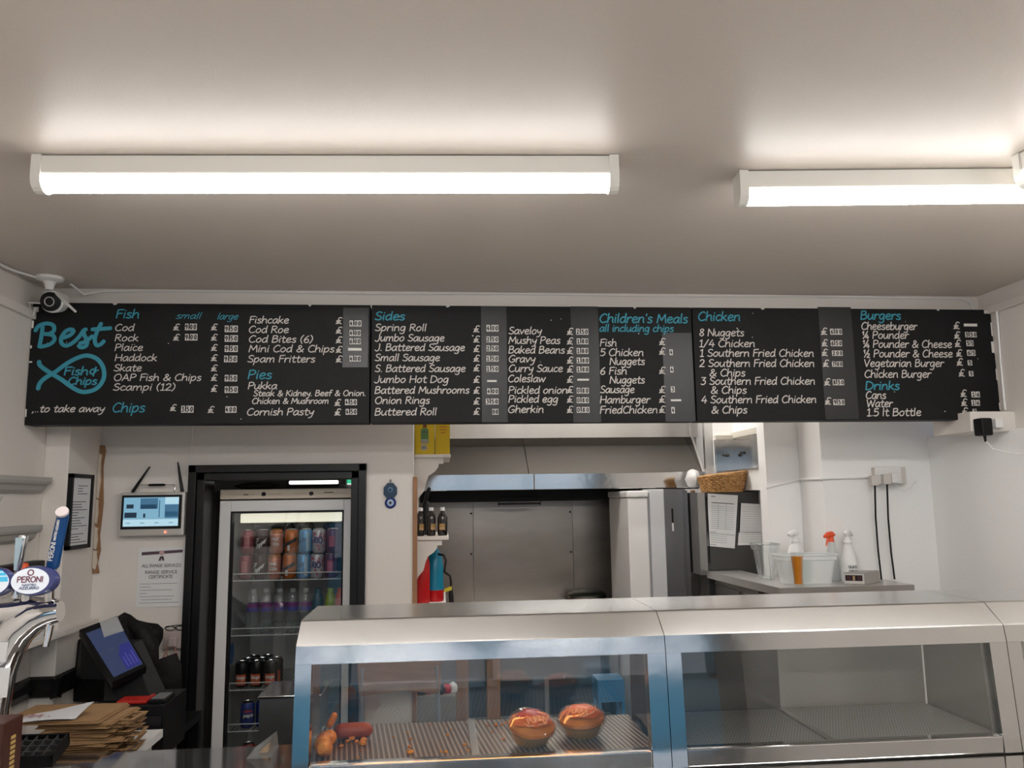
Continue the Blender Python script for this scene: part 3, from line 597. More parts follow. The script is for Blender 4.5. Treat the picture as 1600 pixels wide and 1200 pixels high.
for q in ((1297, 1315, 514, 523, '6.00'), (1298, 1315, 532, 541, '6.50'), (1300, 1316, 548, 556, '200'), (1300, 1316, 565, 573, '7.00'), (1301, 1318, 593, 602, '8.50'), (1302, 1319, 624, 633, '9.50'),
          (1506, 1526, 506, 510, '-'), (1508, 1525, 519, 527, '5.50'), (1510, 1520, 532, 541, '5.5'), (1511, 1523, 547, 556, '6.5'), (1512, 1518, 563, 571, '5'), (1514, 1520, 580, 588, '5'),
          (1518, 1530, 612, 621, '1.6'), (1518, 1530, 625, 634, '1.6'), (1520, 1525, 639, 648, '3')): price(B3, *q)

# ================================================================== ON THE BULKHEAD, CEILING AND UPPER WALLS
t = thing('security_camera', 'small security camera with black round face hanging at the left ceiling corner', 'camera', (-1.497, 3.13, CEIL))
obj('mount', MB().lathe((-1.497, 3.13, CEIL - 0.052), [(0.014, 0), (0.018, 0.02), (0.024, 0.032), (0.048, 0.040), (0.05, 0.051), (0, 0.051)]), upvc, t)
R90 = Matrix.Rotation(radians(90 + 14), 3, 'X')
obj('camera_body', MB().lathe((-1.48, 3.15, 2.475), [(0, -0.05), (0.030, -0.045), (0.042, -0.02), (0.043, 0.03), (0.038, 0.036), (0, 0.036)], mat=R90), upvc, t)
fc = obj('camera_face', MB().lathe((-1.48, 3.149, 2.475), [(0.037, 0.030), (0.0365, 0.045), (0.030, 0.049), (0, 0.049)], mat=R90), black, t)
obj('lens_ring', MB().tube([Vector((-1.48, 3.149, 2.475)) + R90 @ Vector((0.017 * cos(a), 0.017 * sin(a), 0.0495)) for a in [2 * pi * k / 20 for k in range(20)]], 0.0022, 6, cyc=True), mat('lens_ring_grey', (0.45, 0.45, 0.46), 0.3), fc)
obj('antenna', MB().tube([(-1.455, 3.10, 2.495), (-1.40, 3.05, 2.45), (-1.335, 2.995, 2.40)], [0.006, 0.006, 0.004], 8), upvc, t)
solo('ceiling_cable', MB().tube([(-1.593, 0.4, 2.558), (-1.592, 2.0, 2.556), (-1.59, 2.8, 2.557), (-1.57, 3.02, 2.558), (-1.535, 3.105, 2.559)], 0.005, 6), upvc, 'thin white cable along the top of the left wall to the camera', 'cable')
pts = [(-1.435, 3.165, 2.548), (-1.42, 3.25, 2.53), (-1.38, 3.292, 2.552)] + [(x, 3.293, 2.557 + 0.0025 * sin(x * 5)) for x in [-1.2 + 0.3 * k for k in range(12)]] + [(2.32, 3.293, 2.556), (2.37, 3.292, 2.54), (2.385, 3.292, 2.51), (2.385, 3.292, 2.49)]
solo('bulkhead_cable', MB().tube(pts, 0.0045, 6), upvc, 'long thin white cable running along the ceiling line above the menu boards', 'cable')
solo('side_cable', MB().tube([(2.404, 3.17, 2.49), (2.406, 3.175, 2.40), (2.409, 3.185, 2.25), (2.409, 3.187, 2.10), (2.408, 3.186, 2.04)], 0.005, 6), upvc, 'white cable hanging down the right end of the menu boards', 'cable')
solo('loose_cable', MB().tube([(-1.572, 3.19, 2.46), (-1.583, 3.2, 2.43), (-1.592, 3.2, 2.45), (-1.588, 3.17, 2.475), (-1.54, 3.19, 2.478), (-1.515, 3.2, 2.45)], 0.004, 6), upvc, 'short tangled white cable at the top left corner of the left menu board', 'cable')
# plug-in adapter and junction box under the right end of the boards
t = thing('power_adapter', 'black plug-in power adapter under the right end of the menu boards', 'adapter', (2.247, 3.11, 1.96))
obj('adapter_body', MB().box(2.222, 2.272, 3.085, 3.139, 1.925, 1.998, bev=0.008), plastic_black, t)
obj('strain_relief', MB().tube([(2.249, 3.11, 1.928), (2.250, 3.11, 1.900)], [0.007, 0.004], 8), plastic_black, t)
solo('junction_box', MB().box(2.30, 2.335, 3.105, 3.139, 1.958, 1.997, bev=0.004), upvc, 'small white junction box beside the black power adapter', 'electrical box')
solo('adapter_cable', MB().tube([(2.250, 3.11, 1.905), (2.27, 3.10, 1.87), (2.33, 3.05, 1.845), (2.36, 3.0, 1.84), (2.39, 2.9, 1.86), (2.40, 2.75, 1.885), (2.405, 2.6, 1.87)], 0.003, 6), upvc, 'thin pale cable drooping from the black power adapter to the right wall', 'cable')

# ================================================================== LEFT WALL
grey_shelf = mat('grey_shelf_paint', (0.40, 0.385, 0.36), 0.45)
for z, lab, y1 in ((1.785, 'upper of two short grey moulded shelves on the left wall', 3.36), (1.600, 'lower of two short grey moulded shelves on the left wall', 3.31)):
    prof = [(XL, z + 0.02), (XL + 0.055, z + 0.02), (XL + 0.055, z + 0.004), (XL + 0.05, z - 0.006), (XL + 0.036, z - 0.012), (XL + 0.028, z - 0.03), (XL + 0.012, z - 0.042), (XL, z - 0.042)]
    solo('wall_shelf', MB().prism(prof, 'y', 2.3, y1), grey_shelf, lab, 'shelf', 'grey shelves on the left wall')
solo('black_rail', MB().box(XL, XL + 0.05, 2.2, 3.36, 1.452, 1.482, bev=0.006), plastic_black, 'black bar shelf on the left wall behind the beer taps', 'shelf')
t = thing('glass_vase', 'flared clear vase of dried yellow stems at the left edge by the shelves', 'vase', (-1.52, 2.8, 1.482))
obj('vase_body', MB().lathe((-1.52, 2.8, 1.482), [(0, 0), (0.026, 0), (0.03, 0.01), (0.028, 0.05), (0.034, 0.12), (0.05, 0.19), (0.072, 0.245)]), clearp, t)
dry = mat('dried_yellow_flower', (0.42, 0.27, 0.07), 0.8); m = MB(); rnd = random.Random(4)
for k in range(9):
    a = rnd.uniform(0, 6.28); r = rnd.uniform(0.01, 0.03)
    obj('dried_stem', MB().tube([(-1.52 + 0.01 * cos(a), 2.8 + 0.01 * sin(a), 1.487), (-1.52 + 0.5 * r * cos(a), 2.8 + 0.5 * r * sin(a), 1.58), (-1.52 + r * cos(a), 2.8 + r * sin(a), 1.64 + 0.05 * rnd.random()), (-1.52 + 1.5 * r * cos(a), 2.8 + 1.5 * r * sin(a), 1.70 + 0.02 * rnd.random())], [0.003, 0.004, 0.010, 0.003], 7), [dry, woodm, cream][k % 3], t)
t = thing('squeeze_bottle', 'clear bottle with bright orange cap on the ledge behind the beer taps', 'bottle', (-1.53, 3.15, 1.205))
obj('bottle_body', MB().lathe((-1.53, 3.15, 1.205), [(0, 0), (0.030, 0), (0.032, 0.01), (0.032, 0.18), (0.026, 0.22), (0.018, 0.235)]), clearp, t)
obj('cap', MB().lathe((-1.53, 3.15, 1.435), [(0.021, 0), (0.021, 0.03), (0.015, 0.05), (0.010, 0.052), (0, 0.052)]), mat('orange_cap', (0.85, 0.10, 0.01), 0.4), t)
# loose papers on the ledge
solo('ledge_paper', MB().box(-1.585, -1.475, 2.95, 3.38, 1.2055, 1.2085).box(-1.58, -1.50, 3.05, 3.3, 1.2085, 1.2105), [paper], 'loose white papers lying along the ledge on the left wall', 'paper')
# framed notice on the side of the pillar
t = thing('picture_frame', 'narrow black framed notice on the side of the left pillar', 'picture frame', (-1.505, 3.51, 1.52))
y0, y1, z0, z1 = 3.405, 3.612, 1.515, 1.822
m = MB()
for a in ((y0, y0 + 0.016, z0, z1), (y1 - 0.016, y1, z0, z1), (y0, y1, z0, z0 + 0.016), (y0, y1, z1 - 0.016, z1)): m.box(-1.505, -1.487, *a)
obj('frame', m, plastic_black, t)
m = MB().box(-1.504, -1.494, y0 + 0.015, y1 - 0.015, z0 + 0.015, z1 - 0.015)
for k in range(22):
    z = z1 - 0.05 - k * 0.011
    if k in (4, 5, 17): continue
    m.box(-1.4945, -1.4935, y0 + 0.03 + (0.04 if k < 4 else 0), y0 + (0.10 if k % 3 else 0.16) + 0.02 * sin(k), z, z + 0.003, 1)
obj('notice', m, [paper, ink], t)
# torn strip of bare wood and peeling paper at the pillar's inner corner
t = thing('peeling_strip', 'torn strip of bare brown wood with peeling paper beside the pillar', 'damaged trim', (-1.496, 3.69, 1.40))
wz = [1.40, 1.44, 1.50, 1.56, 1.62, 1.70, 1.78, 1.86, 1.93, 1.955]
obj('bare_wood', MB().prism([(-1.504, z) for z in wz] + [(-1.482 + 0.005 * sin(z * 60), z) for z in wz[::-1]], 'y', 3.688, 3.699), woodm, t)
for z0, z1, q in ((1.415, 1.50, 0.02), (1.50, 1.60, 0.016), (1.61, 1.72, 0.012), (1.72, 1.92, 0.014)):
    obj('torn_paper', MB().prism([(-1.503, z0 + 0.01), (-1.503 + q * 0.6, z0), (-1.503 + q, z0 + (z1 - z0) * 0.4), (-1.503 + q * 0.7, z0 + (z1 - z0) * 0.8), (-1.503 + q * 0.9, z1 - 0.008), (-1.503, z1)], 'y', 3.678, 3.688), mat('peeling_paper', (0.60, 0.52, 0.43), 0.7), t)

# ================================================================== ON THE DOORWAY WALL
t = thing('monitor', 'small silver CCTV monitor with two antennas on the wall left of the doorway', 'monitor', (-1.256, 3.69, 1.55))
x0, x1, z0, z1, yb = -1.396, -1.118, 1.556, 1.745, 3.655
obj('casing', MB().box(x0, x1, yb, 3.699, z0, z1, bev=0.007), mat('silver_plastic', (0.52, 0.50, 0.47), 0.35, 0.3), t)
obj('bezel', MB().box(x0 + 0.012, x1 - 0.012, yb - 0.003, yb + 0.002, z0 + 0.030, z1 - 0.012, bev=0.001), plastic_black, t)
scr = mat('screen_light_blue', (0.02, 0.06, 0.09), 0.3, emit=((0.30, 0.60, 0.80), 0.28)); scd = mat('screen_mid_blue', (0.02, 0.04, 0.06), 0.3, emit=((0.08, 0.24, 0.42), 0.24)); sck = mat('screen_dark', (0.01, 0.02, 0.03), 0.3, emit=((0.02, 0.05, 0.09), 0.2)); scw = mat('screen_pale', (0.05, 0.08, 0.1), 0.3, emit=((0.55, 0.82, 0.95), 0.34))
m = MB(); sx0, sx1, sz0, sz1 = x0 + 0.022, x1 - 0.024, z0 + 0.042, z1 - 0.022; ys = yb - 0.0035
m.box(sx0, sx1, ys, yb, sz0, sz1, 0)
def sq(a, b, c, d, k): m.box(sx0 + a * (sx1 - sx0), sx0 + b * (sx1 - sx0), ys - 0.0005, ys + 0.001, sz0 + c * (sz1 - sz0), sz0 + d * (sz1 - sz0), k)
sq(0.30, 0.62, 0.60, 0.97, 1); sq(0.31, 0.60, 0.60, 0.75, 2); sq(0.02, 0.24, 0.30, 0.48, 2); sq(0.05, 0.18, 0.62, 0.76, 2); sq(0.75, 1.0, 0.28, 0.74, 1); sq(0.76, 0.99, 0.34, 0.50, 2); sq(0.75, 1.0, 0.76, 1.0, 3); sq(0, 1, 0, 0.24, 3); sq(0.64, 0.66, 0.3, 0.9, 1); sq(0.36, 0.40, 0.30, 0.44, 2)
for k in range(4): sq(0.05 + k * 0.26, 0.13 + k * 0.26, 0.10, 0.13, 1)
obj('screen', m, [scr, scd, sck, scw], t)
obj('power_light', MB().lathe((-1.195, yb - 0.001, z0 + 0.016), [(0, 0), (0.005, 0.001), (0.004, 0.003), (0, 0.004)], 10, mat=Matrix.Rotation(radians(90), 3, 'X')), mat('red_led', (0.6, 0.05, 0.02), 0.4, emit=((1, 0.12, 0.06), 2.0)), t)
for a, b in (((-1.352, 1.745), (-1.283, 1.858)), ((-1.138, 1.745), (-1.163, 1.877))):
    obj('antenna', MB().tube([(a[0], 3.68, a[1]), (a[0] * 0.55 + b[0] * 0.45, 3.68, a[1] * 0.55 + b[1] * 0.45), (b[0], 3.68, b[1])], [0.0075, 0.0065, 0.003], 8), plastic_black, t)
h = obj('handle', MB().tube([(-1.322, 3.67, 1.744), (-1.322, 3.67, 1.772), (-1.318, 3.67, 1.777), (-1.172, 3.67, 1.777), (-1.168, 3.67, 1.772), (-1.168, 3.67, 1.744)], 0.0022, 6), chrome, t)
obj('grip', MB().tube([(-1.282, 3.67, 1.777), (-1.275, 3.67, 1.777), (-1.215, 3.67, 1.777), (-1.208, 3.67, 1.777)], [0.003, 0.0055, 0.0055, 0.003], 8), plastic_black, h)
solo('monitor_cable', MB().tube([(-1.117, 3.69, 1.58), (-1.107, 3.694, 1.59), (-1.105, 3.695, 1.595)], 0.003, 6), plastic_black, 'short black lead at the right side of the CCTV monitor', 'cable')
solo('wall_cable', MB().tube([(-1.113, 3.692, 1.86), (-1.11, 3.694, 1.99), (-1.108, 3.694, 2.05)], 0.0022, 6), upvc, 'thin cable rising above the top left corner of the black door frame', 'cable')
t = thing('certificate', 'white range service certificate taped under the CCTV monitor', 'certificate', (-1.218, 3.699, 1.25))
x0, x1, z0, z1, yp = -1.318, -1.118, 1.25, 1.503, 3.696
obj('sheet', MB().box(x0, x1, yp, 3.6995, z0, z1), paper, t)
fnc = quad_fn((x0, yp, z0), (1, 0, 0), (0, 0, 1))
m = MB().prism([(x0 + 0.014, z1 - 0.018), (x1 - 0.012, z1 - 0.010), (x1 - 0.012, z1 - 0.022), (x0 + 0.014, z1 - 0.032)], 'y', yp - 0.0008, yp)
obj('title_band', m, mat('plum_ink', (0.09, 0.055, 0.075), 0.6), t)
obj('rosette', MB().prism([(-1.226, 1.465), (-1.232, 1.445), (-1.226, 1.448), (-1.222, 1.446), (-1.219, 1.466), (-1.216, 1.446), (-1.212, 1.449), (-1.206, 1.446), (-1.211, 1.466)], 'y', yp - 0.001, yp).lathe((-1.2185, yp - 0.001, 1.481), [(0, 0), (0.011, 0), (0.011, 0.0015), (0.006, 0.002), (0, 0.002)], 14, 1, Matrix.Rotation(radians(90), 3, 'X')), [MATS['plum_ink'], mat('dusty_pink', (0.5, 0.33, 0.33), 0.6)], t)
m = MB()
label_on(m, 'ALL RANGE SERVICES', fnc, 0.018, 0.170, 0.165, 0.0125, 0.0019)
label_on(m, 'RANGE SERVICE', fnc, 0.034, 0.142, 0.135, 0.0125, 0.0022); label_on(m, 'CERTIFICATE', fnc, 0.050, 0.122, 0.10, 0.0125, 0.0022)
for k, (a, b) in enumerate(((0.012, 0.17), (0.012, 0.06), (0.012, 0.15), (0.012, 0.045), (0.012, 0.16), (0.02, 0.15), (0.014, 0.18))): m.box(x0 + a, x0 + b, yp - 0.0008, yp, z0 + 0.098 - k * 0.0135, z0 + 0.0995 - k * 0.0135)
obj('lettering', m, ink, t)
# wall socket with pink leads, spectacles on top
t = thing('wall_socket', 'white wall socket with a plug low on the wall left of the doorway', 'socket', (-1.155, 3.699, 1.06))
a, b = at(256, 1013, Y=3.69), at(288, 985, Y=3.69)
obj('faceplate', MB().box(a.x, b.x, 3.672, 3.6995, a.z, b.z, bev=0.004), mat('dingy_white_plastic', (0.42, 0.35, 0.33), 0.4), t)
obj('plug', MB().box(a.x + 0.03, a.x + 0.065, 3.645, 3.672, a.z + 0.012, a.z + 0.052, bev=0.005), MATS['dingy_white_plastic'], t)
pk = mat('pink_cable', (0.42, 0.17, 0.13), 0.5)
for k, (lab, dx) in enumerate((('pink lead looping left below the wall socket', 0.0), ('pink lead looping right below the wall socket', 0.03))):
    x = a.x + 0.025 + dx
    solo('power_lead', MB().tube([(x, 3.655, a.z + 0.012), (x - 0.012 + k * 0.03, 3.65, a.z - 0.03), (x - 0.025 + k * 0.05, 3.64, a.z - 0.06), (x - 0.005 + k * 0.02, 3.63, a.z - 0.075), (x + 0.015, 3.63, a.z - 0.05), (x + 0.005, 3.64, a.z - 0.01)], 0.0025, 6), pk, lab, 'cable')
t = thing('spectacles', 'pair of black spectacles resting on top of the wall socket', 'glasses', (b.x - 0.04, 3.685, b.z))
for cx in (b.x - 0.058, b.x - 0.012):
    obj('lens_rim', MB().tube([(cx + 0.021 * cos(q), 3.681 - 0.006 * sin(q), b.z + 0.012 + 0.010 * sin(q)) for q in [2 * pi * k / 16 for k in range(16)]], 0.0022, 6, cyc=True), plastic_black, t)
obj('bridge', MB().tube([(b.x - 0.038, 3.68, b.z + 0.013), (b.x - 0.035, 3.68, b.z + 0.016), (b.x - 0.032, 3.68, b.z + 0.013)], 0.002, 6), plastic_black, t)
obj('temple', MB().tube([(b.x - 0.078, 3.68, b.z + 0.014), (b.x - 0.05, 3.69, b.z + 0.022), (b.x, 3.692, b.z + 0.024)], 0.0016, 6), plastic_black, t)
# evil-eye charm
t = thing('eye_charm', 'dark blue glass eye charm hanging on the white wall right of the doorway', 'ornament', (-0.225, 3.699, 1.66))
RY = Matrix.Rotation(radians(90), 3, 'X')
navy = mat('navy_glass', (0.01, 0.02, 0.09), 0.15); pale = mat('pale_blue_glass', (0.35, 0.45, 0.6), 0.2)
def disc(x, z, r, d, m_, k, y=3.697): return MB().lathe((x, y, z), [(0, -0.001), (r, 0), (r, d * 0.6), (r * 0.8, d), (0, d)], 18, mat=RY)
lobes = [(-0.225 + 0.030 * cos(2 * pi * k / 16) * (1 + 0.10 * (k % 2)), 1.737 + 0.036 * sin(2 * pi * k / 16) * (1 + 0.10 * (k % 2))) for k in range(16)]
up = obj('flower_disc', MB().prism(lobes, 'y', 3.688, 3.6995), mat('dark_blue_glass', (0.012, 0.035, 0.075), 0.2), t)
obj('eye_ring', disc(-0.225, 1.743, 0.012, 0.003, pale, 0, 3.688), mat('steel_blue_glass', (0.08, 0.16, 0.26), 0.2), up)
obj('pupil', disc(-0.225, 1.743, 0.006, 0.004, navy, 0, 3.687), navy, up)
lo = obj('round_disc', disc(-0.224, 1.684, 0.0255, 0.010, navy, 0), mat('cobalt_glass', (0.012, 0.02, 0.16), 0.15), t)
obj('eye_white', disc(-0.224, 1.684, 0.0155, 0.003, pale, 0, 3.687), pale, lo)
obj('pupil', disc(-0.224, 1.684, 0.006, 0.0045, navy, 0, 3.686), plastic_black, lo)
obj('hanging_loop', MB().tube([(-0.225, 3.694, 1.772), (-0.229, 3.694, 1.782), (-0.225, 3.694, 1.79), (-0.221, 3.694, 1.782)], 0.002, 6, cyc=True), plastic_black, t)

# ================================================================== DRINKS FRIDGE in the doorway
FX0, FX1, FY, FZ = -1.022, -0.402, 3.86, 1.755
t = thing('drinks_fridge', 'tall white glass-door drinks fridge standing in the black doorway', 'fridge', ((FX0 + FX1) / 2, 4.15, 0))
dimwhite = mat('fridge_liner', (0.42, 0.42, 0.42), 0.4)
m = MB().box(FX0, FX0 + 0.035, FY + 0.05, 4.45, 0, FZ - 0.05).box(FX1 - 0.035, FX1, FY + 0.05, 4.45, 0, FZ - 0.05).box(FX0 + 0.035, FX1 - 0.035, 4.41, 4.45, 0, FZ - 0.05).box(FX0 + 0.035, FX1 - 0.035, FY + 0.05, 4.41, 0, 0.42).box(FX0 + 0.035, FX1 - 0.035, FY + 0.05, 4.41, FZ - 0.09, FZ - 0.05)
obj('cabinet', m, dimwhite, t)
hd = obj('control_panel', MB().box(FX0, FX1, FY - 0.004, 4.45, FZ - 0.046, FZ, bev=0.006), cream, t)
for x in (-0.822, -0.604): obj('knob', MB().lathe((x, FY - 0.003, FZ - 0.023), [(0.010, 0), (0.010, 0.006), (0.008, 0.010), (0, 0.010)], 14, mat=RY), plastic_black, hd)
m = MB().box(-0.915, -0.892, FY - 0.0048, FY, FZ - 0.027, FZ - 0.022).box(-0.545, -0.50, FY - 0.0048, FY, FZ - 0.021, FZ - 0.017)
for a, b in ((-0.985, -0.845), (-0.80, -0.735), (-0.69, -0.63), (-0.575, -0.435)): m.box(a, b, FY - 0.0045, FY, FZ - 0.0236, FZ - 0.0226)
obj('panel_print', m, mat('brown_print', (0.10, 0.07, 0.05), 0.6), hd)
dz1 = FZ - 0.052; st = 0.050
dr = obj('door_frame', MB().box(FX0, FX0 + st, FY, FY + 0.05, 0.1, dz1, bev=0.004).box(FX1 - st, FX1, FY, FY + 0.05, 0.1, dz1, bev=0.004).box(FX0 + st, FX1 - st, FY, FY + 0.05, dz1 - 0.05, dz1, bev=0.004).box(FX0 + st, FX1 - st, FY, FY + 0.05, 0.1, 0.4, bev=0.004), upvc, t)
gx0, gx1, gz0, gz1 = FX0 + st, FX1 - st, 0.4, dz1 - 0.05
obj('gasket', MB().box(gx0, gx0 + 0.008, FY + 0.004, FY + 0.05, gz0, gz1).box(gx1 - 0.008, gx1, FY + 0.004, FY + 0.05, gz0, gz1).box(gx0 + 0.008, gx1 - 0.008, FY + 0.004, FY + 0.05, gz1 - 0.008, gz1), plastic_black, dr)
obj('door_glass', MB().box(gx0 + 0.006, gx1 - 0.006, FY + 0.020, FY + 0.026, gz0, gz1 - 0.006), fridge_pane, dr)
obj('glow_cover', MB().box(gx0 + 0.03, gx1 - 0.02, FY + 0.06, FY + 0.12, gz1 - 0.055, gz1 - 0.012, bev=0.006), mat('cream_glow_cover', (0.50, 0.47, 0.36), 0.4, emit=((1.0, 0.93, 0.75), 0.35)), t)  # weak glow added to brighten the fridge interior
obj('blue_sticker', MB().prism([(FX0 + 0.0, 0)] and [(4.03 + 0.035 * cos(a), 0.985 + 0.05 * sin(a)) for a in [2 * pi * k / 20 for k in range(20)]], 'x', FX0 + 0.0348, FX0 + 0.037), mat('sky_blue_sticker', (0.01, 0.12, 0.42), 0.4), t)
shelf_white = mat('white_wire', (0.60, 0.60, 0.60), 0.4)
SH = [1.334, 1.085, 0.842, 0.661]
for z in SH:
    m = MB(); xa, xb, ya, yb2 = gx0 + 0.004, gx1 - 0.004, 3.93, 4.40
    for zz in (z - 0.004, z + 0.028): m.tube([(xa, ya, zz), (xb, ya, zz)], 0.0026, 6)
    m.tube([(xa, ya, z - 0.004), (xa, ya, z + 0.028)], 0.0026, 6).tube([(xb, ya, z - 0.004), (xb, ya, z + 0.028)], 0.0026, 6).tube([(xa, yb2, z - 0.004), (xb, yb2, z - 0.004)], 0.0026, 6)
    n = 26
    for k in range(n + 1):
        x = xa + (xb - xa) * k / n; m.tube([(x, ya, z - 0.004), (x, yb2, z - 0.004)], 0.0015, 5)
    obj('wire_shelf', m, shelf_white, t)

def can_fn(c, r, h):
    """lay flat label coordinates round the front of a can"""
    return lambda u, v: Vector((c[0] + (r + 0.0005) * sin(u / r), c[1] - (r + 0.0005) * cos(u / r), c[2] + v))
tin = mat('can_tin', (0.6, 0.6, 0.6), 0.25, 1.0)
def can(label, x, y, z, body, deco=None, group=None, r=0.0318, h=0.115, rim=None):
    t = thing('drink_can', label, 'drink can', (x, y, z), group)
    obj('can_body', MB().lathe((x, y, z), [(0.024, 0), (r * 0.85, 0.003), (r, 0.012), (r, h - 0.014), (r * 0.86, h - 0.004)], 20), body, t)
    obj('lid', MB().lathe((x, y, z), [(r * 0.86, h - 0.004), (r * 0.88, h), (r * 0.82, h), (r * 0.78, h - 0.004), (0, h - 0.004)], 20), rim or tin, t)
    if deco:
        f = can_fn((x, y, z), r, h)
        for name, mm, fun in deco: 
            m = MB(); fun(m, f); obj(name, m, mm, t)
    return t
def band(u0, u1, v0, v1, n=8):
    def g(m, f):
        for k in range(n):
            a, b = u0 + (u1 - u0) * k / n, u0 + (u1 - u0) * (k + 1) / n
            m.bm.faces.new([m.bm.verts.new(f(*q)) for q in ((a, v0), (b, v0), (b, v1), (a, v1))])
    return g
def words(rows, w=0.0028, slant=0.0):
    def g(m, f):
        for tx, u, v, wid, cap in rows: label_on(m, tx, lambda a, b: f(a, b) + Vector((0, -0.0004, 0)), u, v, wid, cap, w, 0, slant)
    return g
def rising(rows, w=0.0032, k=0.75):
    def g(m, f):
        for tx, u, v, wid, cap in rows: label_on(m, tx, lambda a, b: f(a, b + a * k) + Vector((0, -0.0004, 0)), u, v, wid, cap, w, 0, 0.1)
    return g
def dots(cols, n, seed):
    def g(m, f):
        rnd = random.Random(seed)
        for _ in range(n):
            u, v, r = rnd.uniform(-0.038, 0.038), rnd.uniform(0.016, 0.098), rnd.uniform(0.005, 0.009)
            m.bm.faces.new([m.bm.verts.new(f(u + r * cos(a), v + r * sin(a))) for a in [2 * pi * j / 8 for j in range(8)]])
    return g
C = lambda n, c, r=0.35, me=0.3: mat(n, c, r, me)
rose, maroon, gold, peach, org, sky, whitec, purp = C('can_rose', (0.22, 0.035, 0.05)), C('can_maroon_black', (0.035, 0.012, 0.016)), C('can_gold', (0.50, 0.22, 0.03), 0.3, 0.7), C('can_peach', (0.50, 0.20, 0.14)), C('can_orange', (0.42, 0.11, 0.015)), C('can_sky', (0.10, 0.30, 0.55)), C('can_white', (0.42, 0.40, 0.45)), C('can_purple', (0.09, 0.03, 0.10))
wht, blk, redp = mat('label_white', (0.62, 0.60, 0.58), 0.5), mat('label_black', (0.015, 0.015, 0.02), 0.5), mat('label_red', (0.45, 0.03, 0.03), 0.5)
kinds = [
 ('rose red can', rose, [('can_print', mat('label_pink', (0.45, 0.16, 0.17), 0.5), band(-0.012, 0.014, 0.030, 0.085))], None),
 ('black can with slanted white script', maroon, [('can_print', wht, rising([('Dr', -0.026, 0.070, 0.018, 0.020), ('Pepper', -0.022, 0.040, 0.048, 0.020)]))], None),
 ('peach can with gold rim', peach, [('gold_band', gold, band(-0.05, 0.05, 0.098, 0.103)), ('can_print', wht, words([('PINK', -0.018, 0.062, 0.036, 0.014), ('SODA', -0.018, 0.040, 0.036, 0.014)], 0.003))], gold),
 ('orange can with black slash', org, [('dark_slash', blk, lambda m, f: [m.bm.faces.new([m.bm.verts.new(f(*q)) for q in ((a, 0.045 + a * 0.5), (a + 0.011, 0.050 + a * 0.5), (a + 0.011, 0.068 + a * 0.5), (a, 0.062 + a * 0.5))]) for a in (-0.033, -0.022, -0.011, 0.0, 0.011, 0.022)]), ('can_print', wht, band(-0.014, -0.002, 0.014, 0.040, 3))], None),
 ('light blue can', sky, [('pale_stripe', C('can_ice', (0.35, 0.5, 0.62)), band(0.008, 0.024, 0.012, 0.10)), ('can_print', blk, rising([('Lilt', -0.024, 0.058, 0.03, 0.018)], 0.0025, 0.3))], None),
 ('white can with fruit dots and dark lettering', whitec, [('fruit_dots', mat('fruit_pink', (0.35, 0.10, 0.14), 0.5), dots(1, 14, 5)), ('can_print', mat('label_navy', (0.03, 0.03, 0.14), 0.5), words([('RIO', -0.020, 0.048, 0.040, 0.026)], 0.0055))], None),
 ('dark purple can', purp, [('can_print', mat('label_plum', (0.35, 0.07, 0.12), 0.5), band(-0.016, 0.012, 0.03, 0.08))], None)]
zb = SH[0]
for i, (kn, body, deco, rim) in enumerate(kinds):
    x = -0.922 + i * 0.0668 + (0.004 if i in (3, 4) else 0)
    for lev in (0, 1):
        w_ = 'upper' if lev else 'lower'
        can(f'{kn}, {w_} layer on the top fridge shelf', x + (0.006 if lev else 0), 3.975 + 0.004 * lev, zb + lev * 0.1155, body, deco, 'cans on the top fridge shelf', rim=rim)
# big dark bottles behind the cans
for k, x in enumerate((-0.752, -0.655)):
    t = thing('soda_bottle', f'{"left" if k == 0 else "right"} of two big dark bottles behind the cans on the top fridge shelf', 'bottle', (x, 4.13, zb), 'dark bottles on the top fridge shelf')
    obj('bottle_body', MB().lathe((x, 4.13, zb), [(0, 0), (0.042, 0), (0.045, 0.02), (0.045, 0.17), (0.036, 0.22), (0.016, 0.262), (0.014, 0.268)]), mat('dark_cola_plastic', (0.012, 0.010, 0.010), 0.12, coat=0.5), t)
    obj('cap', MB().lathe((x, 4.13, zb + 0.266), [(0.0155, 0), (0.0155, 0.016), (0.013, 0.018), (0, 0.018)]), plastic_black, t)
# a dark wrap of stock fills the back of the top shelf
solo('stock_wrap', MB().box(gx0 + 0.03, -0.80, 4.20, 4.37, zb, zb + 0.235, bev=0.02), mat('teal_shrink_wrap', (0.012, 0.032, 0.035), 0.2, bump=(30, 0.5, 0.01)), 'dark teal shrink-wrapped pack behind the cans on the left of the top fridge shelf', 'shrink-wrapped pack')
solo('stock_wrap', MB().box(-0.60, gx1 - 0.03, 4.19, 4.37, zb, zb + 0.25, bev=0.02), mat('blue_shrink_wrap', (0.015, 0.05, 0.16), 0.2, bump=(30, 0.5, 0.01)), 'dark blue shrink-wrapped pack behind the cans on the right of the top fridge shelf', 'shrink-wrapped pack')
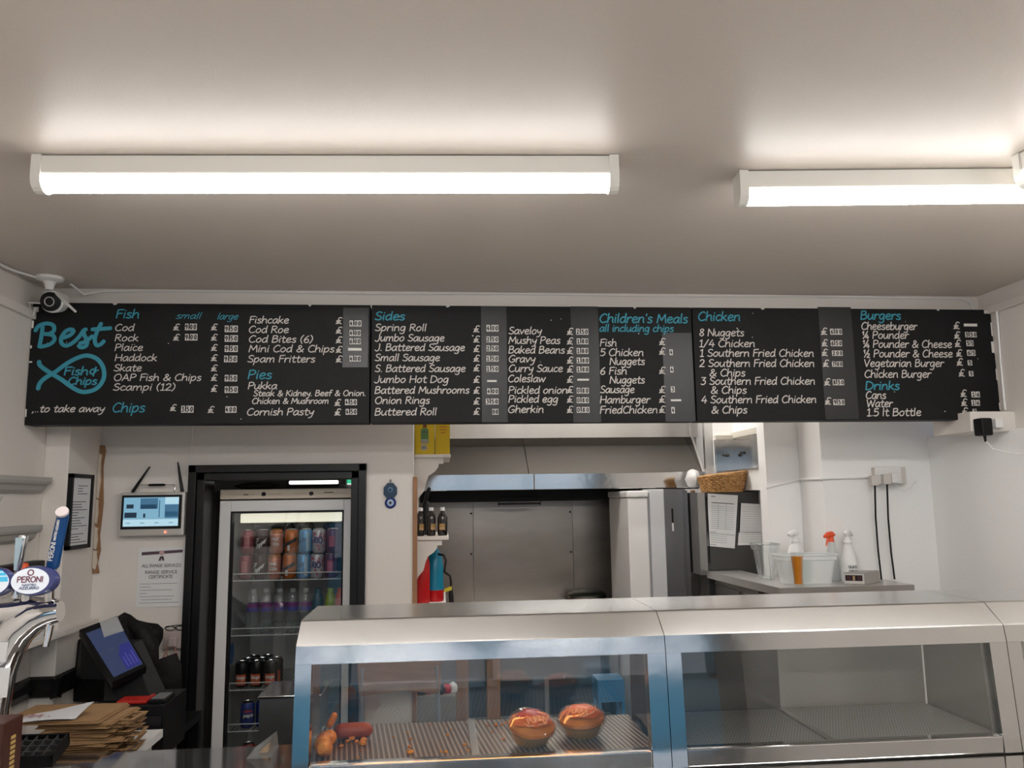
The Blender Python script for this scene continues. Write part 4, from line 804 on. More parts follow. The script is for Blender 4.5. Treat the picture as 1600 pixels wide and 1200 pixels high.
# water and juice bottles on the second shelf
zb = SH[1]
waterp = glass('water_bottle_plastic', (0.86, 0.88, 0.90), 0.05, 0.10, 0.6, haze=0.08)
names = ['first', 'second', 'third', 'fourth', 'fifth']
for k in range(5):
    x = -0.886 + k * 0.0615
    t = thing('water_bottle', f'{names[k]} from the left of the clear water bottles on the second fridge shelf', 'water bottle', (x, 3.99, zb), 'water bottles on the second fridge shelf')
    obj('bottle_body', MB().lathe((x, 3.99, zb), [(0, 0), (0.026, 0), (0.0285, 0.01), (0.027, 0.03), (0.0285, 0.05), (0.027, 0.075), (0.0285, 0.10), (0.0285, 0.135), (0.022, 0.165), (0.012, 0.185)]), waterp, t)
    obj('label_band', MB().lathe((x, 3.99, zb), [(0.0290, 0.098), (0.0292, 0.117), (0.0292, 0.137)], 20, [0, 1]), [mat('water_label_blue', (0.06, 0.07, 0.28), 0.4), mat('water_label_purple', (0.16, 0.04, 0.18), 0.4)], t)
    obj('cap', MB().lathe((x, 3.99, zb + 0.183), [(0.014, 0), (0.014, 0.016), (0.012, 0.018), (0, 0.018)]), mat('grey_cap', (0.25, 0.26, 0.28), 0.4), t)
for (x, c, l) in ((-0.585, (0.02, 0.09, 0.14), 'dark teal'), (-0.525, (0.28, 0.36, 0.03), 'lime green'), (-0.478, (0.60, 0.09, 0.02), 'orange')):
    t = thing('juice_bottle', f'{l} juice bottle on the second fridge shelf by the right door stile', 'bottle', (x, 4.0, zb), 'juice bottles on the second fridge shelf')
    obj('bottle_body', MB().lathe((x, 4.0, zb), [(0, 0), (0.024, 0), (0.026, 0.01), (0.026, 0.06), (0.022, 0.08), (0.026, 0.10), (0.026, 0.13), (0.020, 0.165), (0.013, 0.18)]), mat('juice_' + l.replace(' ', '_'), c, 0.3), t)
    obj('cap', MB().lathe((x, 4.0, zb + 0.178), [(0.015, 0), (0.015, 0.018), (0, 0.02)]), mat('juice_' + l.replace(' ', '_'), c, 0.3), t)
# black and orange cans on the third shelf
zb = SH[2]; bo = C('can_black_top', (0.012, 0.012, 0.013), 0.3, 0.4)
rows = ['front', 'second', 'third']; cols = ['left', 'middle', 'right']
for j in range(3):
    for i in range(3):
        if i == 2 and j == 2: continue
        x = -0.925 + i * 0.066 + j * 0.012
        can(f'black and orange can, {cols[i]} of the {rows[j]} row on the third fridge shelf', x, 3.985 + j * 0.068, zb, bo,
            [('orange_flame', mat('label_orange', (0.50, 0.09, 0.03), 0.45), band(-0.024, 0.024, 0.012, 0.060)), ('can_print', wht, words([('tango', -0.020, 0.040, 0.040, 0.014)], 0.003, 0.1))] if j == 0 else [('orange_flame', mat('label_orange', (0.50, 0.09, 0.03), 0.45), band(-0.024, 0.024, 0.012, 0.060))], 'black and orange cans on the third fridge shelf')
# big blue cans and red cans on the lower shelves
zb = SH[3]
for k, x in enumerate((-0.895, -0.827)):
    can(f'{"left" if k == 0 else "right"} of two blue cola cans on the fourth fridge shelf', x, 3.985 + 0.01 * k, zb, C('can_blue', (0.012, 0.035, 0.22)),
        [('round_badge', blk, lambda m, f: m.bm.faces.new([m.bm.verts.new(f((0.012 if k == 0 else 0) + 0.026 * cos(a), 0.058 + 0.030 * sin(a))) for a in [2 * pi * j / 24 for j in range(24)]])),
         ('red_swoosh', redp, band(-0.010, 0.028, 0.072, 0.080)), ('can_print', wht, words([('pepsi', -0.010, 0.052, 0.044, 0.013)], 0.0034))], 'blue cola cans on the fourth fridge shelf')
for k, x in enumerate((-0.885, -0.815)):
    can(f'{"left" if k == 0 else "right"} of two red cola cans on the bottom of the fridge', x, 3.985, 0.4765, C('can_red', (0.36, 0.012, 0.018)), [('can_print', wht, words([('Coca', -0.020, 0.066, 0.040, 0.016), ('Cola', -0.012, 0.046, 0.034, 0.014)], 0.0022, 0.25))], 'red cola cans at the bottom of the fridge')
obj('wire_shelf', MB().box(gx0 + 0.004, gx1 - 0.004, 3.93, 4.40, 0.468, 0.475), shelf_white, bpy.data.objects['drinks_fridge'])
# on top of the fridge, and behind it
m = MB().blob((-0.90, 4.06, FZ + 0.019), 0.11, 0.08, 0.017, 0.05, 18, 2, 0, 5)
solo('brown_bundle', m, mat('dusty_brown_cloth', (0.10, 0.07, 0.045), 0.8, bump=(40, 0.4, 0.01)), 'flat dusty brown bundle lying on top of the drinks fridge', 'bundle')
t = thing('passage_light', 'white strip light seen over the top of the fridge through the doorway', 'light', (-0.73, 4.7, 1.80))
obj('tube', MB().box(-0.86, -0.585, 4.68, 4.72, 1.792, 1.812, bev=0.006), mat('dim_lit_tube', (0.8, 0.8, 0.8), 0.4, emit=((1, 0.97, 0.95), 1.0)), t)
obj('housing', MB().box(-0.87, -0.575, 4.66, 5.1, 1.765, 1.79).box(-0.87, -0.575, 5.0, 5.1, 1.79, 1.83), mat('grey_housing', (0.16, 0.14, 0.13), 0.5), t)
t = thing('exit_sign', 'green and white sign partly hidden above the right end of the fridge', 'sign', (-0.46, 5.05, 1.80))
a, b = at(531, 757, Y=5.07), at(554, 746, Y=5.07)
obj('sign_box', MB().box(a.x, b.x, 5.07, 5.1, a.z, b.z + 0.04), mat('sign_white', (0.7, 0.7, 0.7), 0.5, emit=((1, 1, 1), 0.5)), t)
obj('green_panel', MB().box(a.x + 0.012, b.x, 5.066, 5.071, a.z + 0.005, a.z + 0.03), mat('sign_green', (0.02, 0.3, 0.15), 0.5, emit=((0.05, 0.6, 0.3), 0.4)), t)

# ================================================================== KITCHEN: partition shelves
corb = [(0, 0), (0.0, -0.235), (0.010, -0.235), (0.022, -0.200), (0.048, -0.165), (0.058, -0.120), (0.070, -0.090), (0.100, -0.068), (0.116, -0.045), (0.118, -0.030), (0.140, -0.030), (0.140, 0)]
for z, W_, lab in ((1.898, 0.175, 'upper white shelf on a curved bracket, holding the yellow boxes'), (1.508, 0.165, 'lower white shelf on a curved bracket, holding the dark bottles')):
    t = thing('bracket_shelf', lab, 'shelf', (-0.122, 3.92, z), 'white bracket shelves beside the range')
    obj('shelf_board', MB().box(-0.1235, -0.1235 + W_, 3.86, 4.40, z - 0.003, z + 0.013, bev=0.003), white, t)
    k = W_ / 0.175
    obj('bracket', MB().prism([(-0.1235 + x * k, z - 0.003 + h * (0.95 if z > 1.8 else 0.85)) for x, h in corb], 'y', 3.875, 3.905), white, t)
yel = mat('yellow_carton', (0.62, 0.43, 0.006), 0.5)
zs = 1.911
t = thing('oil_carton', 'yellow carton with a green bottle label, left of two on the upper shelf', 'box', (-0.073, 3.99, zs), 'yellow cartons on the upper shelf')
obj('carton', MB().box(-0.121, -0.026, 3.88, 4.1, zs, zs + 0.21), yel, t)
fnb = quad_fn((-0.12, 3.88, zs), (1, 0, 0), (0, 0, 1))
m = MB()
m.prism([(-0.092, zs + 0.055), (-0.055, zs + 0.055), (-0.055, zs + 0.118), (-0.062, zs + 0.128), (-0.084, zs + 0.128), (-0.092, zs + 0.118)], 'y', 3.8788, 3.88, 0).box(-0.082, -0.064, 3.8788, 3.88, zs + 0.13, zs + 0.15, 1)
m.box(-0.091, -0.057, 3.8782, 3.8788, zs + 0.053, zs + 0.073, 2).box(-0.091, -0.062, 3.8782, 3.8788, zs + 0.022, zs + 0.046, 2).box(-0.085, -0.057, 3.878, 3.8788, zs + 0.106, zs + 0.112, 3)
for k in range(7): m.box(-0.089 + k * 0.0045, -0.0868 + k * 0.0045 - 0.001 * (k % 2), 3.8778, 3.8782, zs + 0.056, zs + 0.069, 3)
for k in range(5): m.box(-0.087 + k * 0.0045, -0.0848 + k * 0.0045, 3.8778, 3.8782, zs + 0.026, zs + 0.042, 3)
obj('bottle_label', m, [mat('label_green', (0.10, 0.22, 0.07), 0.5), mat('brown_cap_print', (0.16, 0.05, 0.01), 0.5), mat('label_grey_white', (0.5, 0.48, 0.42), 0.5), ink], t)
t = thing('oil_carton', 'plain yellow carton with faint orange print, right of two on the upper shelf', 'box', (0.01, 3.99, zs), 'yellow cartons on the upper shelf')
obj('carton', MB().box(-0.022, 0.048, 3.89, 4.1, zs, zs + 0.21), yel, t)
m = MB()
for k, (a, b) in enumerate(((0.0, 0.036), (0.0, 0.036), (0.006, 0.028))): m.box(-0.002 + a, -0.002 + b, 3.8892, 3.89, zs + 0.132 - k * 0.014, zs + 0.137 - k * 0.014)
obj('orange_print', m, mat('orange_print', (0.5, 0.16, 0.01), 0.5), t)
# dark bottles on the lower shelf
zs = 1.521; vin = mat('dark_vinegar', (0.010, 0.006, 0.004), 0.12, coat=0.5)
for k, (x, r) in enumerate(((-0.095, 0.020), (-0.043, 0.022), (0.012, 0.024))):
    t = thing('vinegar_bottle', f'dark brown bottle with white cap, {("leftmost", "middle", "rightmost")[k]} of three on the lower bracket shelf', 'bottle', (x, 3.96, zs), 'dark bottles on the lower bracket shelf')
    obj('bottle_body', MB().lathe((x, 3.96, zs), [(0, 0), (r - 0.002, 0), (r, 0.006), (r, 0.082), (r * 0.85, 0.100), (0.010, 0.115), (0.0095, 0.122)]), vin, t)
    obj('cap', MB().lathe((x, 3.96, zs + 0.120), [(0.0115, 0), (0.0115, 0.015), (0.010, 0.016), (0, 0.016)], 16), upvc, t)
    a0 = radians(-90 + (20, 30, -5)[k])
    m = MB()
    for j in range(8):
        q = [(a0 - 0.6 + 1.2 * (j + d) / 8) for d in (0, 1)]
        for (z0_, z1_, mi) in ((0.028, 0.040, 0), (0.040, 0.058, 1)):
            m._m([m.bm.faces.new([m.bm.verts.new((x + (r + 0.0006) * cos(q[e]), 3.96 + (r + 0.0006) * sin(q[e]), zs + zz)) for e, zz in ((0, z0_), (1, z0_), (1, z1_), (0, z1_))])], mi)
    obj('paper_label', m, [mat('label_tan', (0.40, 0.25, 0.12), 0.5), mat('label_amber', (0.32, 0.19, 0.06), 0.5)], t)
t = thing('black_pourer', 'black plastic pourer standing behind the dark bottles on the lower shelf', 'utensil', (-0.07, 4.08, zs))
obj('body', MB().lathe((-0.07, 4.08, zs), [(0, 0), (0.026, 0), (0.028, 0.10), (0.020, 0.15), (0.014, 0.165), (0, 0.17)]), plastic_black, t)
obj('handle', MB().tube([(-0.075, 4.08, zs + 0.16), (-0.060, 4.08, zs + 0.215), (-0.052, 4.08, zs + 0.235)], [0.010, 0.012, 0.006], 8), plastic_black, t)
# extinguishers on a ledge below
struct('trim_7', MB().box(-0.1235, 0.028, 3.86, 4.45, 1.17, 1.20), kwhite)
red = mat('extinguisher_red', (0.48, 0.010, 0.012), 0.25); cy = mat('extinguisher_blue', (0.0, 0.20, 0.33), 0.3)
t = thing('fire_extinguisher', 'plain red fire extinguisher tight against the partition below the shelves', 'fire extinguisher', (-0.085, 3.965, 1.20))
obj('cylinder', MB().lathe((-0.085, 3.965, 1.20), [(0, 0), (0.034, 0), (0.036, 0.01), (0.036, 0.19), (0.028, 0.23), (0.012, 0.245)]), red, t)
obj('valve', MB().lathe((-0.085, 3.965, 1.445), [(0.012, 0), (0.012, 0.02), (0, 0.02)])  .box(-0.11, -0.06, 3.955, 3.975, 1.465, 1.475), plastic_black, t)
t = thing('fire_extinguisher', 'red fire extinguisher with wide blue band and black hose below the shelves', 'fire extinguisher', (-0.026, 4.06, 1.20))
obj('cylinder', MB().lathe((-0.026, 4.06, 1.20), [(0, 0), (0.042, 0), (0.044, 0.01), (0.044, 0.055)]), red, t)
obj('blue_band', MB().lathe((-0.026, 4.06, 1.20), [(0.044, 0.055), (0.0435, 0.06), (0.042, 0.15), (0.034, 0.22), (0.016, 0.255), (0, 0.26)]), cy, t)
obj('hose', MB().tube([(-0.01, 4.0, 1.43), (0.018, 3.99, 1.425), (0.028, 3.98, 1.40), (0.020, 3.98, 1.345), (0.030, 3.97, 1.34), (0.048, 3.96, 1.328), (0.052, 3.96, 1.30), (0.052, 3.96, 1.262)], 0.006, 8), plastic_black, t)
obj('nozzle', MB().tube([(0.052, 3.96, 1.265), (0.052, 3.96, 1.24), (0.054, 3.96, 1.205)], [0.008, 0.012, 0.012], 10), plastic_black, t)
obj('yellow_tag', MB().hexa([(0.020, 3.955, 1.252), (0.056, 3.95, 1.262), (0.056, 3.953, 1.262), (0.020, 3.958, 1.252), (0.020, 3.955, 1.268), (0.056, 3.95, 1.281), (0.056, 3.953, 1.281), (0.020, 3.958, 1.268)]), mat('yellow_tag', (0.6, 0.5, 0.02), 0.5), t)

# ---- extraction hood and steel wall behind the range
t = thing('extractor_hood', 'wide stainless extractor hood over the range behind the counter', 'hood', (0.7, 4.9, 1.74))
HX0, HX1 = -0.12, 1.54
obj('front_lip', MB().box(HX0, 0.54, 4.60, 4.66, 1.742, 1.835, bev=0.003).box(0.543, HX1, 4.60, 4.66, 1.742, 1.835, bev=0.003), polished, t)
obj('sloping_panel', MB().prism([(4.62, 1.835), (4.95, 2.075), (4.97, 2.06), (4.65, 1.82)], 'x', HX0, 0.512).prism([(4.62, 1.835), (4.95, 2.075), (4.97, 2.06), (4.65, 1.82)], 'x', 0.516, HX1), hood_steel, t)
obj('upper_band', MB().box(HX0, HX1 + 0.05, 4.80, 4.88, 2.055, 2.30), steel, t)
obj('side_panel', MB().prism([(4.60, 1.742), (4.66, 1.742), (5.28, 1.742), (5.28, 2.3), (4.78, 2.3), (4.78, 2.05), (4.60, 1.835)], 'x', HX1, HX1 + 0.012), steel, t)
obj('side_return', MB().box(HX1 - 0.045, HX1 + 0.008, 4.40, 4.43, 1.745, 2.32), steel, t)
obj('filter_wall', MB().box(HX0, HX1, 5.0, 5.29, 1.675, 2.05), mat('black_hood_filter', (0.008, 0.008, 0.008), 0.7), t)  # near-black sheet filling the space under the hood
obj('drip_tray', MB().box(0.36, 0.62, 4.96, 5.0, 1.655, 1.667).tube([(0.36, 4.96, 1.65), (0.36, 4.96, 1.70), (0.62, 4.96, 1.70), (0.62, 4.96, 1.65)], 0.004, 6), plastic_black, t)
for nm, x0, x1 in (('left', -0.122, 0.214), ('middle', 0.217, 0.870), ('right', 0.873, 1.60)):
    t = thing('steel_wall_panel', f'{nm} of three dull stainless sheets screwed to the wall behind the range', 'wall panel', ((x0 + x1) / 2, 5.29, 0.9), 'steel sheets behind the range')
    obj('sheet', MB().box(x0, x1, 5.285, 5.299, 0.9, 1.675), dull_steel, t)
    for z in (1.60, 1.34):
        for x in ((x0 + 0.05, x1 - 0.012) if nm == 'left' else (x1 - 0.012,) if nm == 'middle' else (1.15,)):
            obj('screw', MB().lathe((x, 5.284, z), [(0.007, 0), (0.006, 0.003), (0, 0.003)], 10, mat=RY), plastic_black, t)
t = thing('frying_range', 'stainless frying range with a white plinth below the steel wall panels', 'range', (0.55, 5.0, 0))
obj('range_top', MB().box(0.10, 1.035, 4.70, 5.28, 0.94, 0.98, bev=0.004), steel, t)
obj('front_panel', MB().box(0.11, 1.03, 4.74, 5.28, 0.66, 0.94), steel, t)
obj('recess', MB().box(0.11, 1.03, 5.0, 5.28, 0.40, 0.66), mat('dark_recess', (0.045, 0.042, 0.04), 0.6), t)  # dark space under the range put into the panel colour
obj('plinth', MB().box(0.11, 1.03, 4.75, 5.28, 0, 0.40), mat('tiled_plinth', (0.50, 0.48, 0.44), 0.4), t)
obj('leg', MB().box(0.60, 0.625, 4.76, 4.785, 0.40, 0.66), steel, t)
t = thing('round_pan_lid', 'big dark green-grey round pan with lid on the range top', 'pan', (0.93, 5.14, 0.98))
obj('pan_body', MB().lathe((0.93, 5.14, 0.98), [(0, 0), (0.112, 0), (0.12, 0.02), (0.12, 0.10)], 28), dull_steel, t)
obj('lid', MB().lathe((0.93, 5.14, 1.08), [(0.122, 0), (0.123, 0.008), (0.10, 0.02), (0.05, 0.028), (0, 0.029)], 28), mat('green_grey_enamel', (0.06, 0.07, 0.06), 0.3, 0.5), t)
t = thing('clear_bag', 'crumpled clear plastic bag on the range top left of the round pan', 'bag', (0.745, 4.96, 0.98))
obj('bag', MB().blob((0.745, 4.96, 1.035), 0.035, 0.04, 0.052, 0.10, 14, 5, 0, 6), clearp, t)

# ---- freezer seen from its side
t = thing('upright_freezer', 'tall white upright freezer seen side-on beside the range, door facing left', 'freezer', (1.22, 4.5, 0))
obj('door', MB().box(1.050, 1.165, 4.45, 4.95, 0.12, 1.688, bev=0.008), upvc, t)
obj('door_cap', MB().box(1.044, 1.168, 4.445, 4.955, 1.690, 1.727, bev=0.008), upvc, t)
obj('gasket', MB().box(1.165, 1.178, 4.46, 4.94, 0.12, 1.715), mat('grey_gasket', (0.32, 0.32, 0.33), 0.6), t)
obj('cabinet', MB().box(1.178, 1.26, 4.45, 4.95, 0.0, 1.735, bev=0.004), mat('pale_freezer_side', (0.58, 0.585, 0.60), 0.4), t)
sp_ = obj('side_cover', MB().box(1.26, 1.385, 4.452, 4.95, 0.0, 1.735), mat('grey_side_sheet', (0.16, 0.16, 0.165), 0.35, 0.6), t)
obj('slot', MB().box(1.300, 1.310, 4.449, 4.453, 1.545, 1.625).box(1.300, 1.310, 4.448, 4.453, 1.500, 1.545, 1), [plastic_black, upvc], sp_)
# ---- steel post between freezer and tall fridge
t = thing('steel_post', 'bright narrow steel post between the freezer and the dark fridge', 'post', (1.40, 4.4, 0))
obj('post', MB().box(1.368, 1.412, 4.36, 4.45, 0, 1.725), polished, t)
for z in (1.52, 1.385, 1.375): obj('screw', MB().lathe((1.385, 4.359, z), [(0.004, 0), (0.004, 0.002), (0, 0.002)], 8, mat=RY), dark_steel, t)
# ---- tall dark fridge
t = thing('tall_fridge', 'tall dark grey steel fridge with papers pinned on its front', 'fridge', (1.58, 4.4, 0))
obj('body', MB().box(1.416, 1.716, 4.215, 4.95, 0, 1.712, bev=0.004), dark_steel, t)
obj('door_edge', MB().box(1.372, 1.412, 4.20, 4.33, 1.28, 1.712), mat('steel_edge', (0.32, 0.31, 0.30), 0.3, 0.9), t)
fy = 4.213
obj('handle_recess', MB().box(1.424, 1.430, fy - 0.004, fy + 0.001, 1.34, 1.69), plastic_black, t)
t = thing('printed_sheet', 'left white printed sheet, larger, pinned to the dark fridge', 'paper', (1.50, fy, 1.43), 'sheets pinned to the dark fridge')
P4 = lambda pts, d: [at(u, v, Y=d) for u, v in pts]
def sheet_on(t, quad, y, lines, head):
    q = P4(quad, y); m = MB()
    m.hexa([q[0], q[1], q[1] + Vector((0, 0.003, 0)), q[0] + Vector((0, 0.003, 0)), q[3], q[2], q[2] + Vector((0, 0.003, 0)), q[3] + Vector((0, 0.003, 0))])
    obj('sheet', m, paper, t)
    m = MB()
    def S_(u, v): 
        b = q[0].lerp(q[1], u); c = q[3].lerp(q[2], u); return b.lerp(c, v) + Vector((0, -0.0008, 0))
    for u0, u1, v, h, k in lines:
        f = m.bm.faces.new([m.bm.verts.new(S_(a, b)) for a, b in ((u0, v), (u1, v), (u1, v + h), (u0, v + h))]); f.material_index = k
    obj('print', m, [ink, mat('faint_print', (0.48, 0.49, 0.50), 0.7), mat('red_print', (0.55, 0.25, 0.24), 0.7)], t)
L1 = [(0.12, 0.88, 0.825, 0.014, 0), (0.10, 0.25, 0.945, 0.012, 0), (0.08, 0.30, 0.27, 0.008, 0), (0.08, 0.30, 0.03, 0.008, 0), (0.02, 0.98, 0.235, 0.022, 1)] + [(0.12, 0.9, 0.34 + 0.038 * k, 0.012, 1) for k in range(12)] + [(0.1, 0.7, 0.08 + 0.04 * k, 0.012, 1) for k in range(4)] + [(0.35, 0.37, 0.33, 0.48, 1), (0.62, 0.64, 0.33, 0.48, 1)]
L2 = [(0.06, 0.94, 0.08 + 0.055 * k, 0.010, 1) for k in range(16)] + [(0.10, 0.85, 0.30, 0.012, 2)]
sheet_on(t, [(1106, 853), (1148, 857), (1153, 774), (1106, 771)], fy - 0.002, L1, 1)
t = thing('printed_sheet', 'right white lined sheet, shorter and partly behind the left one, on the dark fridge', 'paper', (1.62, fy, 1.45), 'sheets pinned to the dark fridge')
sheet_on(t, [(1153, 852), (1196, 851), (1195, 788), (1158, 786)], fy - 0.0015, L2, 1)
obj('black_clip', MB().tube([at(1157, 786, Y=fy - 0.004), at(1155, 832, Y=fy - 0.004)], 0.003, 6), plastic_black, t)
# basket and carrier bag on top
t = thing('wicker_basket', 'shallow brown wicker basket on top of the dark fridge', 'basket', (1.535, 4.27, 1.7125))
wick = mat('wicker', (0.55, 0.31, 0.12), 0.6, noise=(60, (0.36, 0.18, 0.06), 2, 0.4, 0.6))
m = MB(); cx, cyy, zb = 1.535, 4.27, 1.7125
for k in range(9):
    f = k / 8; z = zb + 0.005 + 0.085 * f; rx, ry = 0.108 + 0.020 * f, 0.075 + 0.015 * f
    pts = []
    for j in range(48):
        a = 2 * pi * j / 48; wv = 0.0035 * (1 if (j + k) % 2 else -1); sk = -0.03 * (1 - cos(a + 0.3)) * f * 0.0
        pts.append((cx + (rx + wv) * cos(a) + 0.012 * f, cyy + (ry + wv) * sin(a), z + f * 0.012 * cos(a) * 1.0))
    m.tube(pts, 0.0068, 6, cyc=True)
obj('woven_side', m, wick, t)
obj('base', MB().lathe((cx, cyy, zb), [(0, 0.0), (0.100, 0.0), (0.101, 0.008), (0, 0.008)], 28, sy=0.75), wick, t)
m = MB()
for j in range(24):
    a = 2 * pi * j / 24; m.tube([(cx + 0.106 * cos(a), cyy + 0.076 * sin(a), zb + 0.005), (cx + 0.134 * cos(a), cyy + 0.089 * sin(a), zb + 0.092 + 0.012 * cos(a))], 0.003, 5)
obj('stakes', m, wick, t)
obj('rim', MB().tube([(cx + 0.012 + 0.128 * cos(a), cyy + 0.090 * sin(a), zb + 0.096 + 0.013 * cos(a)) for a in [2 * pi * j / 32 for j in range(32)]], 0.008, 8, cyc=True), wick, t)
solo('white_carrier_bag', MB().blob((1.450, 4.50, 1.79), 0.045, 0.055, 0.055, 0.06, 16, 8, 0, 5), mat('white_carrier', (0.62, 0.61, 0.60), 0.4, bump=(30, 0.6, 0.01)), 'crumpled white carrier bag behind the left end of the wicker basket', 'bag', origin=(1.450, 4.50, 1.735))
struct('trim_8', MB().box(1.36, 1.50, 4.46, 4.95, 1.70, 1.733), upvc)
# white boxed recess with a small steel cupboard
struct('wall_recess', MB().box(1.63, 1.72, 4.96, 5.30, 0, CEIL), kwhite)
t = thing('steel_cupboard', 'polished steel cupboard corner with a knob and its modelled reflection, set high above the basket', 'cupboard', (1.70, 4.3, 1.835))
obj('front_panel', MB().box(1.545, 1.664, 4.372, 4.392, 1.80, 2.005), polished, t)
d = obj('side_door', MB().prism([(1.650, 3.95), (1.664, 3.95), (1.664, 4.372), (1.650, 4.372)], 'z', 1.835, 2.012), polished, t)
obj('knob', MB().lathe((1.6495, 4.24, 1.925), [(0.004, 0), (0.005, 0.008), (0.009, 0.012), (0.008, 0.017), (0, 0.018)], 12, mat=Matrix.Rotation(radians(-90), 3, 'Y')), dark_steel, d)
f_ = bpy.data.objects[t.children[0].name]
obj('knob', MB().lathe((1.612, 4.371, 1.918), [(0.004, 0), (0.005, 0.008), (0.009, 0.012), (0.008, 0.017), (0, 0.018)], 12, mat=RY), dark_steel, f_)  # reflection of the side door knob, modelled as a second knob
obj('top_rail', MB().box(1.545, 1.650, 4.360, 4.392, 2.006, 2.03).box(1.646, 1.664, 3.95, 4.392, 2.013, 2.045), mat('cream_rail', (0.6, 0.57, 0.5), 0.4), t)
struct('trim_9', MB().box(1.545, 1.664, 4.392, 4.45, 1.72, 2.25).box(1.664, 1.72, 3.95, 4.45, 1.72, 2.25), kwhite)

# ---- worktop unit with things on it
t = thing('steel_worktop', 'stainless counter unit along the right kitchen wall holding the plastic tub', 'worktop', (1.75, 3.6, 0))
obj('top', MB().prism([(1.447, 3.385), (2.052, 3.385), (2.052, 3.61), (1.785, 3.61), (1.785, 3.85), (1.59, 3.85), (1.59, 4.20), (1.405, 4.20)], 'z', 1.265, 1.30), mat('worktop_top_steel', (0.66, 0.65, 0.635), 0.36, 0.9), t)
obj('front_apron', MB().box(1.450, 2.052, 3.380, 3.386, 1.25, 1.2995), mat('worktop_edge_steel', (0.44, 0.42, 0.395), 0.35, 0.8), t)
obj('carcass', MB().box(1.47, 2.03, 3.41, 3.60, 0, 1.265).box(1.44, 1.58, 3.60, 4.18, 0, 1.265), hood_steel, t)
for y0, y1 in ((3.46, 3.78), (3.82, 4.15)):
    d = obj('door', MB().box(1.432, 1.440, y0, y1, 0.9, 1.235), mat('cupboard_door_steel', (0.15, 0.14, 0.13), 0.3, 0.8), t)
    obj('pull', MB().tube([(1.430, (y0 + y1) / 2 - 0.05, 1.19), (1.420, (y0 + y1) / 2 - 0.03, 1.19), (1.420, (y0 + y1) / 2 + 0.03, 1.19), (1.430, (y0 + y1) / 2 + 0.05, 1.19)], 0.004, 6), chrome, d)
def tub(name, label, x0, x1, y0, y1, z, h, mt, tap=0.018):
    t = thing(name, label, 'tub', ((x0 + x1) / 2, (y0 + y1) / 2, z))
    def rr(a, ex):
        pts = []; r = 0.03
        for (sx, sy, q) in ((1, 1, 0), (-1, 1, 90), (-1, -1, 180), (1, -1, 270)):
            for k in range(5):
                an = radians(q + k * 22.5)
                pts.append(((x1 - r + ex) * (sx > 0) + (x0 + r - ex) * (sx < 0) + r * cos(an), (y1 - r + ex) * (sy > 0) + (y0 + r - ex) * (sy < 0) + r * sin(an)))
        return pts
    m = MB(); lev = [(0, -tap), (h * 0.82, -0.003), (h * 0.84, 0.004), (h, 0.006)]; rings = [[m.bm.verts.new((x, y, z + dz)) for x, y in rr(0, ex)] for dz, ex in lev]
    for A, B_ in zip(rings, rings[1:]):
        for j in range(20):
            f = m.bm.faces.new((A[j], A[(j + 1) % 20], B_[(j + 1) % 20], B_[j])); f.smooth = True
    m.bm.faces.new(rings[0][::-1])
    obj('tub_body', m, mt, t)
    obj('rim', MB().tube([(x, y, z + h) for x, y in rr(0, 0.006)], 0.004, 6, cyc=True), mt, t)
    return t
t = tub('plastic_tub', 'large frosted clear plastic tub on the steel worktop', 1.512, 1.762, 3.47, 3.60, 1.301, 0.125, frost)
obj('green_lid_inside', MB().box(1.585, 1.66, 3.53, 3.55, 1.306, 1.395, bev=0.004), mat('pale_green', (0.25, 0.5, 0.42), 0.4), t)
t = tub('plastic_tub', 'smaller clear plastic tub behind the left end of the large frosted tub', 1.49, 1.58, 3.66, 3.80, 1.301, 0.165, clearp)
t = thing('beer_glass', 'tall glass of amber beer on the front edge of the steel worktop', 'glass of beer', (1.552, 3.425, 1.301))
gp = [(0.019, 0.0), (0.020, 0.008), (0.0185, 0.03), (0.021, 0.07), (0.0245, 0.11), (0.0255, 0.145)]
obj('glass', MB().lathe((1.552, 3.425, 1.301), gp, 24), pane, t)
obj('beer', MB().lathe((1.552, 3.425, 1.309), [(0, 0), (0.0185, 0.001), (0.0175, 0.024), (0.020, 0.062), (0.0235, 0.102), (0.0242, 0.120), (0, 0.120)], 24), mat('amber_beer', (0.62, 0.22, 0.012), 0.1, spec=0.5), t)
